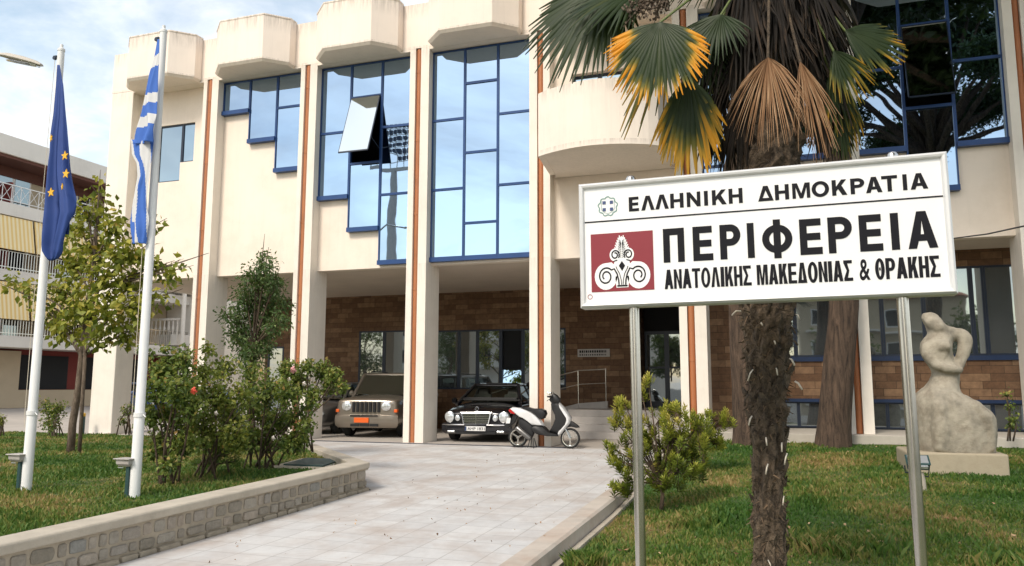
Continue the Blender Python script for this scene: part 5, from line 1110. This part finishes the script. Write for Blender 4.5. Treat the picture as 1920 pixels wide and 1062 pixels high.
for k in range(6): z = .445+.042*k; w_ = .285+.075*(z-.42)/.28; b.cbox((0, -.004, z), (w_, 0, 0), (0, .004, .0), (0, 0, .0095))
b.box(-.01, .01, -.02, 0, .41, .70); b.tube([(-.40, .0, .715), (0, -.03, .725), (.40, .0, .715)], .014, 8)
b.build('grille', M['chrome'], sed, local=True)
b = MB(); b.tube([(.045*cos(a), .06, .80+.045*sin(a)) for a in [2*pi*k/20 for k in range(21)]], .004, 6)
for k in range(3): a = pi/2+2*pi*k/3; b.tube([(0, .06, .80), (.043*cos(a), .06, .80+.043*sin(a))], .004, 5)
b.tube([(0, .06, .72), (0, .06, .757)], .005, 5); b.build('hood_ornament', M['chrome'], sed, local=True)
for s_ in (-1, 1):
    b = MB(); oval(b, s_*.68, .60, .125, .135, .03, .17, s_*-.3); b.build('headlight', M['lamp'], sed, smooth='auto', local=True)
    b = MB(); oval(b, s_*.475, .575, .075, .088, .025, .12, s_*-.2); b.build('headlight', M['lamp'], sed, smooth='auto', local=True)
    b = MB(); b.cbox((s_*.62, -.02, .255), (.09,0,0), (0,.03,0), (0,0,.022)); b.build('fog_light', M['lamp'], sed, local=True, bevel=.008)
b = MB(); b.loft([[(x*s0, y-.09*(1-abs(x)**2.6), z) for x in (-1,-.85,-.6,-.3,0,.3,.6,.85,1)] for s0, y, z in ((.82,.12,.19),(.88,.06,.24),(.89,.04,.36),(.885,.05,.43),(.86,.10,.46))], cap=False); b.build('bumper', M['blackpaint'], sed, smooth='auto', local=True)
for s_ in (-1, 1):
    b = MB(); b.tube([(s_*.885, .06, .415), (s_*.7, .005, .415), (s_*.45, -.035, .415), (s_*.28, -.05, .415)], .013, 6); b.build('bumper_trim', M['chrome'], sed, local=True)
b = MB(); b.box(-.5, .5, -.04, .03, .20, .255); b.build('lower_grille', M['black'], sed, local=True)
b = MB(); b.box(-.26, .26, -.085, -.06, .275, .385); p = b.build('licence_plate', M['white'], sed, local=True, bevel=.004)
b = MB(); b.box(-.258, -.215, -.0875, -.084, .278, .382); b.build('plate_band', M['bluepaint'], p, local=True)
platetext(p, 'AHP 1831', -.19, .24, -.0875, .295, .365)
for x in (-.79, .79):
    for y in (.80, 3.5): wheel(sed, x, y, .31, .2, 1 if x > 0 else -1, 7)
b = MB(); b.box(-.28, .28, 1.90, 1.98, 1.41, 1.437); b.build('roof_strip', M['black'], sed, local=True)
# grey car beyond the off-roader, and two far cars
def plaincar(loc, rz, paint, label):
    r = empty('parked_car', loc, label, 'car'); r.rotation_euler.z = rz
    carbody(r, [(0,.62,.30,.66,.68),(.06,.74,.24,.70,.73),(.3,.85,.20,.76,.82),(.9,.87,.19,.86,.92),(1.2,.87,.19,.9,.96),(3.5,.87,.2,.95,.98),(4.0,.83,.24,.93,.95),(4.15,.76,.3,.88,.9)], 1.74, paint, (1.05,1.75,3.3,3.9,.93,1.45,.77,.6))
    for s_ in (-1, 1):
        b = MB(); oval(b, s_*.60, .58, .14, .08, .05, .2); b.build('headlight', M['lamp'], r, smooth='auto', local=True)
        b = MB(); b.box(s_*.6-.16, s_*.6+.16, 4.12, 4.2, .66, .8); b.build('tail_light', M['red'], r, local=True, bevel=.01)
        for y in (.8, 3.35): wheel(r, s_*.76, y, .31, .2, s_)
    b = MB(); b.box(-.4, .4, -.02, .05, .36, .5); b.build('grille', M['black'], r, local=True, bevel=.01)
    b = MB(); b.box(-.26, .26, -.035, -.015, .25, .35); b.build('licence_plate', M['white'], r, local=True); return r
plaincar((-12.75, 19.05, .006), radians(1), 'greypaint', 'grey car of which only one front wing shows between the pillar and the champagne car')
plaincar((-24.6, 27.2, .03), radians(70), 'bluepaint', 'blue car parked in the street, seen beneath the building through the rose leaves')
plaincar((-19.9, 24.6, 0), radians(60), 'bluepaint', 'bluish car parked behind the laurel tree under the building')

# ------------------------------------------------------------------ scooter (side view traced at its own plane; local x forward)
SC = empty('scooter', (-5.66, 17.0, .0), 'white and black motor scooter on its side stand in front of the fourth pillar', 'scooter')
SC.rotation_euler = (radians(0), 0, radians(3))
k_ = 1/620.
def Q(px, py): return ((px-375)*k_*1.08, (905-py)*k_)
def slab(b, pts, w, y=0, m=0, bev=None):
    P = [Q(*p) for p in pts]; b.prism([(x, y-w/2, z) for x, z in P], (0, w, 0), m, .5)
def puffy(b, pts, w, m=0, y=0):      # outline swept across with rounded flanks
    P = [Q(*p) for p in pts]; cx_ = sum(p[0] for p in P)/len(P); cz_ = sum(p[1] for p in P)/len(P); S_ = []
    for t in (-1, -.86, -.5, 0, .5, .86, 1): s_ = {1: .72, .86: .9, .5: .985, 0: 1}[abs(t)]; S_.append([(cx_+(x-cx_)*s_, y+w/2*t, cz_+(z-cz_)*s_) for x, z in P])
    b.loft(S_, m, .5, close=True)
def swheel(cx, cz, r, w):
    b = MB(); n = 12; prof = [(r-.045+.0*0, -w*.42), (r-.02, -w*.5), (r-.006, -w*.3), (r, 0), (r-.006, w*.3), (r-.02, w*.5), (r-.045, w*.42)]
    b.lathe(prof, (cx, 0, cz), (0, 1, 0), 32); o = b.build('wheel', M['rubber'], SC, smooth=True, local=True)
    b = MB(); b.lathe([(r-.045, -w*.42), (r-.062, -w*.40), (r-.07, -w*.2), (r-.07, w*.2), (r-.062, w*.4), (r-.045, w*.42)], (cx, 0, cz), (0,1,0), 32); b.lathe([(.001,-.05),(.03,-.05),(.03,.05),(.001,.05)], (cx,0,cz), (0,1,0), 14)
    for k in range(3):
        a = 2*pi*k/3+.5; d = Vector((cos(a), 0, sin(a))); e_ = Vector((-sin(a), 0, cos(a))); b.cbox(Vector((cx, 0, cz))+d*(r*.42), d*(r*.32), (0, .014, 0), e_*.016)
    b.build('rim', M['steel'], o, smooth='auto', local=True)
rx, rz_ = Q(385, 765); fx, fz = Q(1070, 750)
swheel(rx, .222, .222, .10); swheel(fx, .222, .222, .095)
b = MB(); puffy(b, [(283,372),(320,352),(420,362),(500,385),(580,425),(650,480),(700,540),(735,605),(680,606),(590,602),(540,560),(460,505),(400,480),(365,450),(320,410)], .30); b.build('tail_panel', M['scooterwhite'], SC, smooth='auto', local=True)
b = MB(); puffy(b, [(420,352),(520,350),(600,370),(700,368),(755,395),(770,440),(745,500),(705,520),(650,470),(580,415),(490,378)], .26); b.build('seat', M['black'], SC, smooth='auto', local=True)
b = MB(); puffy(b, [(590,600),(735,608),(770,650),(830,700),(920,715),(925,745),(780,745),(640,720),(590,690),(560,640)], .27); b.build('floorboard', M['black'], SC, smooth='auto', local=True)
b = MB(); puffy(b, [(455,505),(545,565),(590,605),(600,720),(560,800),(500,810),(430,700),(390,560),(410,500)], .14); b.build('engine', M['black'], SC, smooth='auto', local=True)
b = MB(); p0, p1 = Q(395,640), Q(560,775); b.tube([(p0[0]-.02, -.13, p0[1]+.02), (p0[0], -.13, p0[1]), (p1[0], -.13, p1[1]), (p1[0]+.03, -.12, p1[1])], [.045,.062,.055,.02], 16); b.build('muffler', M['greypaint'], SC, smooth='auto', local=True)
b = MB(); puffy(b, [(825,305),(850,255),(935,280),(1000,370),(1060,470),(1072,520),(1040,590),(960,690),(925,722),(850,700),(800,690),(850,590),(880,510),(875,450),(835,370)], .16); b.build('leg_shield', M['black'], SC, smooth='auto', local=True)
b = MB(); puffy(b, [(935,282),(990,345),(1050,430),(1085,490),(1080,560),(1020,640),(960,715),(925,740),(918,720),(960,680),(1030,595),(1055,520),(1050,470),(1000,390)], .34); b.build('front_panel', M['scooterwhite'], SC, smooth='auto', local=True)
b = MB(); puffy(b, [(800,250),(830,190),(860,160),(905,185),(945,240),(940,290),(880,300),(830,290)], .20); b.build('headlight_cowl', M['black'], SC, smooth='auto', local=True)
b = MB(); h0 = Q(835, 215); b.tube([(h0[0]+.03, -.30, h0[1]+.04), (h0[0]-.0, -.2, h0[1]), (h0[0]+.03, 0, h0[1]), (h0[0], .2, h0[1]), (h0[0]+.03, .30, h0[1]+.04)], .014, 8)
for s_ in (-1, 1): b.tube([(h0[0]-.02, s_*.34, h0[1]+.02), (h0[0]+.03, s_*.22, h0[1]+.01)], .02, 8); b.tube([(h0[0]+.02, s_*.2, h0[1]), (h0[0]-.03, s_*.22, h0[1]+.12)], .006, 5); b.tube([(h0[0]-.05, s_*.3, h0[1]-.08), (h0[0]+.02, s_*.22, h0[1]-.02)], .006, 5)
b.build('handlebar', M['black'], SC, local=True)
b = MB(); h1 = Q(828, 160)
b.cbox((h1[0], -.2, h1[1]), (.045, 0, 0), (0, .05, 0), (0, 0, .022)); b.build('instrument_cap', M['steel'], SC, local=True, bevel=.01)
b = MB(); puffy(b, [(1000,560),(1060,525),(1110,545),(1170,590),(1195,620),(1150,628),(1090,612),(1030,625),(990,640)], .12); b.build('front_fender', M['black'], SC, smooth='auto', local=True)
b = MB(); a0 = Q(1000, 600); b.tube([(a0[0], -.06, a0[1]), (fx, -.065, .222)], .018, 8); b.tube([(a0[0], .06, a0[1]), (fx, .065, .222)], .018, 8); b.build('fork', M['steel'], SC, local=True)
b = MB(); puffy(b, [(262,400),(290,372),(345,378),(405,415),(400,435),(350,455),(295,440)], .24); b.build('tail_light', M['red'], SC, smooth='auto', local=True)
b = MB(); q0, q1 = Q(255,500), Q(232,580); b.loft([[(q0[0], -.08, q0[1]), (q0[0], .08, q0[1]), (q1[0], .08, q1[1]), (q1[0], -.08, q1[1])], [(q0[0]+.015, -.08, q0[1]), (q0[0]+.015, .08, q0[1]), (q1[0]+.015, .08, q1[1]), (q1[0]+.015, -.08, q1[1])]], close=True)
b.cbox(((q0[0]+q1[0])/2+.05, -.11, (q0[1]+q1[1])/2), (.045, 0, .0), (0, .003, 0), (.01, 0, .06)); b.build('licence_plate', M['white'], SC, local=True)
b = MB(); slab(b, [(330,450),(400,460),(350,560),(270,640),(215,640),(210,590),(290,560)], .12); b.build('rear_mudguard', M['black'], SC, local=True, bevel=.015)
b = MB()
for (x0, z0, x1, z1) in ((560,760,535,900), (590,780,612,905)): p0, p1 = Q(x0, z0), Q(x1, z1); b.tube([(p0[0], -.05, p0[1]), (p1[0], -.16, p1[1])], .01, 6); b.tube([(p0[0], .05, p0[1]), (p1[0], .14, p1[1])], .01, 6)
b.build('centre_stand', M['black'], SC, local=True)

# ------------------------------------------------------------------ street lamp at the left edge
SL = empty('street_lamp', (-15.3, 9.6, 0), 'grey street lamp head reaching into the photo at the upper left edge', 'street lamp')
h0, h1 = at(0, 106, 9.6), at(78, 121, 9.6); d = (h1-h0).normalized(); up = Vector((0, 0, 1)); sd = d.cross(up).normalized()
b = MB(); S_ = []
for t, w_, hh, zz in ((-.15,.04,.03,.02),(.05,.07,.05,.02),(.25,.12,.075,.015),(.6,.135,.08,0),(.88,.10,.06,-.01),(1.0,.04,.03,-.02)):
    c = h0.lerp(h1, t)+up*zz; S_.append([c+sd*w_*cos(a)+up*hh*(sin(a) if sin(a) > 0 else .45*sin(a)) for a in [2*pi*k/14 for k in range(14)]])
b.loft(S_, close=True); hd = b.build('lamp_head', M['steel'] if 0 else M['plinth'], SL, smooth='auto')
b = MB(); S_ = [[h0.lerp(h1, t)+sd*w_*cos(a)+up*(-.035-.03*abs(sin(a))) for a in [2*pi*k/12 for k in range(12)]] for t, w_ in ((.2,.05),(.35,.09),(.8,.09),(.92,.05))]; b.loft(S_, close=True); b.build('lamp_lens', M['lamp'], hd)
b = MB(); a0 = h0-d*.12; pb = Vector((h0.x-2.0, 9.6, 0)); b.tube([a0, a0-d*.8-up*.05, Vector((pb.x+.4, 9.6, a0.z-.35)), Vector((pb.x, 9.6, a0.z-.9)), Vector((pb.x, 9.6, 3)), pb], [.03,.03,.035,.045,.06,.08], 10); b.build('pole', M['steel'], SL, smooth=True)
SL.location = pb
for ch in [o for o in bpy.data.objects if o.parent is SL]: ch.location = ch.location-(pb-Vector((-15.3, 9.6, 0)))
# bollard and cable
bo = empty('bollard', tuple(at(153, 812, 17.0)), 'short dark bollard with a yellow band beside the white corner pillar', 'bollard'); c = at(153, 812, 17.0)
b = MB(); b.tube([(c.x, 17.0, -.05), (c.x, 17.0, .5)], .07, 14); b.build('post', M['greenbox'], bo, smooth='auto'); b = MB(); b.tube([(c.x, 17.0, .501), (c.x, 17.0, .58), (c.x, 17.0, .60)], [.075, .075, .03], 14); b.build('band', M['plastic_yellow'], bo, smooth='auto')
p0, p1 = at(1790, 447, 12), at(1935, 421, 9); b = MB(); b.tube([at(1600, 462, 15.8), p0.lerp(at(1600, 462, 15.8), .5)-Vector((0,0,.08)), p0, p0.lerp(p1, .5)-Vector((0,0,.02)), p1, p1+(p1-p0)*3], .009, 6)
tag(b.build('cable', M['black']), 'thin dark cable strung from the pine trunk to the right edge', 'cable')

# ------------------------------------------------------------------ apartment houses on the left
AP = empty('apartment_building', (-32, 24, 0), 'white apartment building with long balconies, yellow striped awnings and a maroon ground floor', 'building')
X0 = -32.; ya, yb = 12., 37.
b = MB(); b.box(-42, X0-1.6, ya, yb, .3, 11.36); b.build('wall', M['beigewall'], AP)
b = MB(); b.box(-42, X0-1.58, ya-.02, yb+.02, .3, 3.0); b.build('shop_front', M['maroon'], AP)
b = MB(); b.box(-42.3, X0, ya-.3, yb+.3, 11.5, 12.35); b.build('roof', M['slabwhite'], AP, bevel=.02)
b = MB(); b.box(-42.2, X0-.1, ya-.2, yb+.2, 11.36, 11.497); b.box(X0-1.6, X0-1.5, ya, yb, 10.9, 11.36); b.build('eave', M['brownband'], AP)
for zb, zt in ((8.79, 9.35), (5.9, 6.39), (3.0, 3.5)):
    b = MB(); b.box(X0-1.6, X0, ya, yb, zb, zt); b.build('balcony_slab', M['slabwhite'], AP, bevel=.01)
for zt in (9.35, 6.39, 3.5):
    b = MB(); b.box(X0-.06, X0-.02, ya, yb, zt+.80, zt+.84); b.box(X0-.06, X0-.02, ya, yb, zt+.1, zt+.13)
    y = ya
    while y < yb:
        b.box(X0-.05, X0-.03, y, y+.03, zt, zt+.8)
        if zt > 9: b.tube([(X0-.04, y, zt+.13), (X0-.04, y+.45, zt+.8)], .012, 4); b.tube([(X0-.04, y+.45, zt+.13), (X0-.04, y, zt+.8)], .012, 4)
        y += .45 if zt > 9 else .14
    b.build('railing', M['white'] if zt > 9 else M['steel'], AP)
for zt, zb in ((8.75, 7.25), (5.85, 4.21)):
    for (y0, y1) in ((ya+.2, 18.6), (18.7, 26.2), (26.3, 33.)):
        b = MB(); b.quad((X0-.05, y0, zt), (X0-.05, y1, zt), (X0+.25, y1, zb), (X0+.25, y0, zb)); o = b.build('awning', M['awning'], AP); md = o.modifiers.new('s', 'SOLIDIFY'); md.thickness = .03
for fl in (0, 1, 2):
    zf = 3.5+2.93*fl
    for (y0, y1) in ((13, 14.6), (16.2, 17.8), (19.8, 21.6), (22.6, 23.8), (25.4, 27.2), (29, 30.6), (32.6, 34.2)):
        b = MB(); b.box(X0-1.62, X0-1.56, y0, y1, zf, zf+2.15); w_ = b.build('window', M['white'], AP); b = MB()
        for q in range(2): b.box(X0-1.555, X0-1.54, y0+.08+q*(y1-y0)/2, y0+(q+1)*(y1-y0)/2-.08, zf+.1, zf+2.05)
        b.build('pane', M['darkglass'] if (y0*3+fl) % 2 < 1 else M['interior'], w_)
for (y0, y1) in ((14, 18), (18.6, 23.9), (27, 30), (31, 35)):
    b = MB(); b.box(X0-1.57, X0-1.53, y0, y1, 1.15, 2.75); w_ = b.build('window', M['interior'], AP)
b = MB(); b.box(X0-1.5, X0-1.3, ya, yb, .3, 1.12); b.box(X0-1.578, X0-1.3, 24.6, 27.2, 1.121, 2.9); b.build('terrace_wall', M['beigewall'], AP)
for yy in (19.5, 25.0, 31.0):
    for (z0, z1) in ((6.39, 7.3), (9.35, 10.3)): b = MB(); b.box(X0-1.6, X0-.05, yy, yy+.12, z0, z1); b.build('balcony_divider', M['maroon'], AP)
an = empty('roof_antenna', (-33, 22.5, 12.3), 'thin television antenna on the roof of the apartment building', 'antenna'); b = MB()
b.tube([(-33, 22.5, 12.3), (-33, 22.5, 13.6)], .02, 5); b.tube([(-33.1, 21.9, 13.4), (-32.9, 23.3, 13.5)], .012, 4)
for q in range(7): b.tube([(-33.3, 22+q*.2, 13.42), (-32.7, 22+q*.2, 13.42)], .008, 4)
b.build('mast', M['steel'], an)
# houseplants on the top balcony
for (yy, s_) in ((23.3, .5), (24.4, .38)):
    t = empty('potted_plant', (X0-.9, yy, 9.35), 'larger dark potted plant on the top balcony of the apartment building' if s_ > .4 else 'smaller potted plant on the top balcony, to the right of the larger one', 'potted plant'); b = MB(); b.lathe([(.001,0),(.14,0),(.18,.3),(.001,.3)], (X0-.9, yy, 9.35), n=12); b.build('pot', M['rooftile'], t)
    leaves('foliage', [((X0-.9, yy, 9.35+.5+s_), (s_*.8, s_*.8, s_))], 260, .2, M['leaflaurel'], t)
def balu(name, x0, x1, y0, label):
    B_ = empty(name, ((x0+x1)/2, y0, 0), label, 'building')
    b = MB(); b.box(x0, x1, y0, y0+8, 0, 10); b.build('wall', M['slabwhite'], B_)
    for z in (4.2, 7.2):
        b = MB(); b.box(x0+1, x1-1.2, y0-1.3, y0, z-.65, z-.05); s_ = b.build('balcony_slab', M['slabwhite'], B_)
        b = MB(); b.box(x0+1, x1-1.2, y0-1.3, y0-1.15, z+.75, z+.86); x = x0+1.1
        while x < x1-1.3: b.lathe([(.04,-.05),(.035,.1),(.08,.3),(.035,.5),(.05,.75)], (x, y0-1.22, z), n=8); x += .3
        b.build('balustrade', M['slabwhite'], B_, smooth='auto')
        b = MB(); b.box(x0+2.2, x1-3.2, y0-.04, y0-.003, z+.0, z+2.4); w_ = b.build('window', M['brownband'], B_); b = MB(); b.box(x1-3.9, x1-3.3, y0-.07, y0-.041, z+.05, z+2.3); b.build('pane', M['darkglass'], w_)
    b = MB(); b.box(x0+.5, x1-.5, y0-.03, y0-.002, .1, 3); b.build('shop_window', M['interior'], B_)
    b = MB(); b.tube([(x1-.9, y0-1.25, 0), (x1-.9, y0-1.25, 9)], .12, 10); b.build('column', M['slabwhite'], B_); return B_
balu('balustrade_house', -41.5, -30.4, 36.5, 'pale house with white stone balustrade balconies, seen beneath the building between its first two pillars')
b = MB(); b.box(-30.2, -19, 40, 48, 0, 7.5); hb = b.build('wall', M['beigewall']); t = empty('beige_house', (-24, 40, 0), 'plain beige house far behind the open ground floor', 'building'); hb.parent = t
for v in hb.data.vertices: v.co -= Vector((-24, 40, 0))
for x in (-28, -25, -22):
    b = MB(); b.box(x, x+1.2, 39.95, 39.998, 1.2, 2.7); w_ = b.build('window', M['white'], t); b = MB(); b.box(x+.1, x+1.1, 39.93, 39.948, 1.3, 2.6); b.build('pane', M['darkglass'], w_)

# ------------------------------------------------------------------ across the street, behind the camera (seen in the glass)
def block(x0, x1, y0, h, label, wall, roofm='rooftile'):
    B_ = empty('street_house', ((x0+x1)/2, y0, -.5), label, 'building'); b = MB(); b.box(x0, x1, y0-9, y0, -.7, h); b.build('wall', M[wall], B_)
    b = MB(); b.loft([[(x0-.4, y0+.5, h), (x0-.4, y0-9.5, h), (x1+.4, y0-9.5, h), (x1+.4, y0+.5, h)], [(x0+3, y0-4, h+1.6), (x0+3, y0-5, h+1.6), (x1-3, y0-5, h+1.6), (x1-3, y0-4, h+1.6)]], close=True); b.build('roof', M[roofm], B_)
    z = .4
    while z < h-2:
        x = x0+1
        while x < x1-2:
            b = MB(); b.box(x, x+1.4, y0+.002, y0+.05, z+.5, z+2.1); w_ = b.build('window', M['white'], B_); b = MB(); b.box(x+.1, x+1.3, y0+.051, y0+.07, z+.6, z+2.0); b.build('pane', M['interior'], w_); x += 3.1
        b = MB(); b.box(x0+.5, x1-.5, y0+.002, y0+1.1, z-.15, z); b.build('balcony_slab', M['slabwhite'], B_); z += 3
    return B_
block(-42, -27, -34, 9, 'three-storey house with a red roof across the street, reflected in the ground floor windows', 'slabwhite')
block(-24, -13, -38, 8, 'cream house with a red roof across the street, right of the three-storey one', 'cream')
block(2, 16, -40, 9.5, 'beige house across the street, reflected behind the palm', 'beigewall')
def stree(x, y, h, r, label):
    t = empty('street_tree', (x, y, zd(y)), label, 'tree', 'leafy trees across the street'); b = MB(); cl = []
    for k in range(9): a = k*2.4; c = (x+cos(a)*r*.55*sqrt(k/9), y+sin(a)*r*.55*sqrt(k/9), h-r*.8+random.uniform(-.5,.6)*r); cl.append((c, (r*.5, r*.5, r*.45)))
    branchy(b, (x, y, zd(y)-.2), (x, y, h-r*.9), cl, .2, n=5); b.build('trunk', M['darktwig'], t, smooth=True); leaves('crown', cl, 2600, .3, M['treeleaf'], t, .6)
for (x, y, h, r, l) in ((-37.5, -20, 8.5, 4.2, 'leafy tree across the street, reflected beside the off-roader'), (-30, -24, 7.5, 3.2, 'leafy tree across the street left of the red roof'), (-21.5, -24, 7, 3.2, 'rounder leafy tree across the street, reflected above the black saloon'), (-9, -18, 6, 2.5, 'leafy tree across the street, reflected in the entrance doors'), (4, -16, 5, 2.4, 'leafy tree across the street, reflected behind the statue'), (11, -14, 5.5, 2.6, 'leafy tree across the street, farthest right')): stree(x, y, h, r, l)
pine(7.5, -5.5, zd(-5), [(7.5, -5.5, -.6), (7.4, -5.5, 4), (7.7, -5.3, 9), (7.4, -5.4, 13.5)], [.42, .36, .32, .25], 'tall umbrella pine behind the camera, reflected in the upper right windows', (6.6, -5.4, 16.6), 6.5, 9., 90000, .27, (-2.6, 3.2))
FM = empty('floodlight_mast', (-43.5, -47, -.5), 'tall stadium floodlight mast reflected in the upper window beside the open sash', 'floodlight mast')
b = MB(); b.tube([(-43.5, -47, -.6), (-43.5, -47, 27.6)], [.9, .4], 16); b.build('mast', M['plinth'], FM, smooth='auto')
b = MB(); b.box(-46, -41, -46.9, -46.7, 27.2, 27.6); 
for k in range(6): b.box(-46+k*.98, -45.93+k*.98, -46.95, -46.85, 27.6, 32.4)
for k in range(6): b.box(-46, -41, -46.95, -46.85, 28.3+k*.8, 28.36+k*.8)
b.build('frame', M['plinth'], FM)
b = MB()
for i in range(8):
    for j in range(6):
        if j == 0 and i in (2, 3, 4): continue
        b.box(-45.85+i*.62, -45.43+i*.62, -46.84, -46.5, 28.4+j*.8, 28.85+j*.8)
b.build('lamp_bank', M['darkblue'], FM)

# ------------------------------------------------------------------ sky and light
w = bpy.data.worlds.new('World'); S.world = w; w.use_nodes = True; t = w.node_tree; bg = t.nodes['Background']
SUNEL, SUNAZ = radians(46), radians(194)        # azimuth measured from +Y towards +X
sk = t.nodes.new('ShaderNodeTexSky'); sk.sky_type = 'NISHITA'; sk.sun_disc = False; sk.sun_elevation = SUNEL; sk.sun_rotation = SUNAZ; sk.air_density = 1.1; sk.dust_density = 1.2
tc = t.nodes.new('ShaderNodeTexCoord').outputs['Generated']; sx = t.nodes.new('ShaderNodeSeparateXYZ'); t.links.new(tc, sx.inputs[0])
zz = mth(t, 'ADD', mth(t, 'MAXIMUM', sx.outputs[2], 0.), .22); cb = t.nodes.new('ShaderNodeCombineXYZ')
t.links.new(mth(t, 'DIVIDE', sx.outputs[0], zz), cb.inputs[0]); t.links.new(mth(t, 'DIVIDE', sx.outputs[1], zz), cb.inputs[1]); cb.inputs[2].default_value = .7
f = noi(t, cb.outputs[0], 1.5, 9, .58, .5); f2 = noi(t, cb.outputs[0], 4.5, 7, .6, .3)
k = mth(t, 'ADD', mth(t, 'MULTIPLY', f, .8), mth(t, 'MULTIPLY', f2, .2))
mask = ramp(t, k, [(.39, (.16,.16,.16)), (.50, (.58,.58,.58)), (.60, (1,1,1))])
cl_ = ramp(t, f2, [(.36, (6.4,6.7,7.2)), (.62, (9.0,9.0,9.0))])
low = ramp(t, sx.outputs[2], [(0., (1,1,1)), (.5, (1,1,1))])
t.links.new(mixc(t, mask, mixc(t, 1., sk.outputs[0], (2.1,1.9,1.55), 'MULTIPLY'), cl_), bg.inputs['Color']); bg.inputs['Strength'].default_value = .1
sl_ = bpy.data.lights.new('sun', 'SUN'); sl_.energy = 1.7; sl_.angle = radians(14); sl_.color = (1., .92, .81)
so = bpy.data.objects.new('sun', sl_); COL.objects.link(so)
D_ = Vector((sin(SUNAZ)*cos(SUNEL), cos(SUNAZ)*cos(SUNEL), sin(SUNEL))); so.rotation_euler = D_.to_track_quat('Z', 'Y').to_euler()
S.view_settings.view_transform = 'Standard'; S.view_settings.look = 'None'; S.view_settings.exposure = .62; S.view_settings.gamma = 1
S.cycles.use_denoising = True; S.cycles.max_bounces = 7; S.cycles.transparent_max_bounces = 4
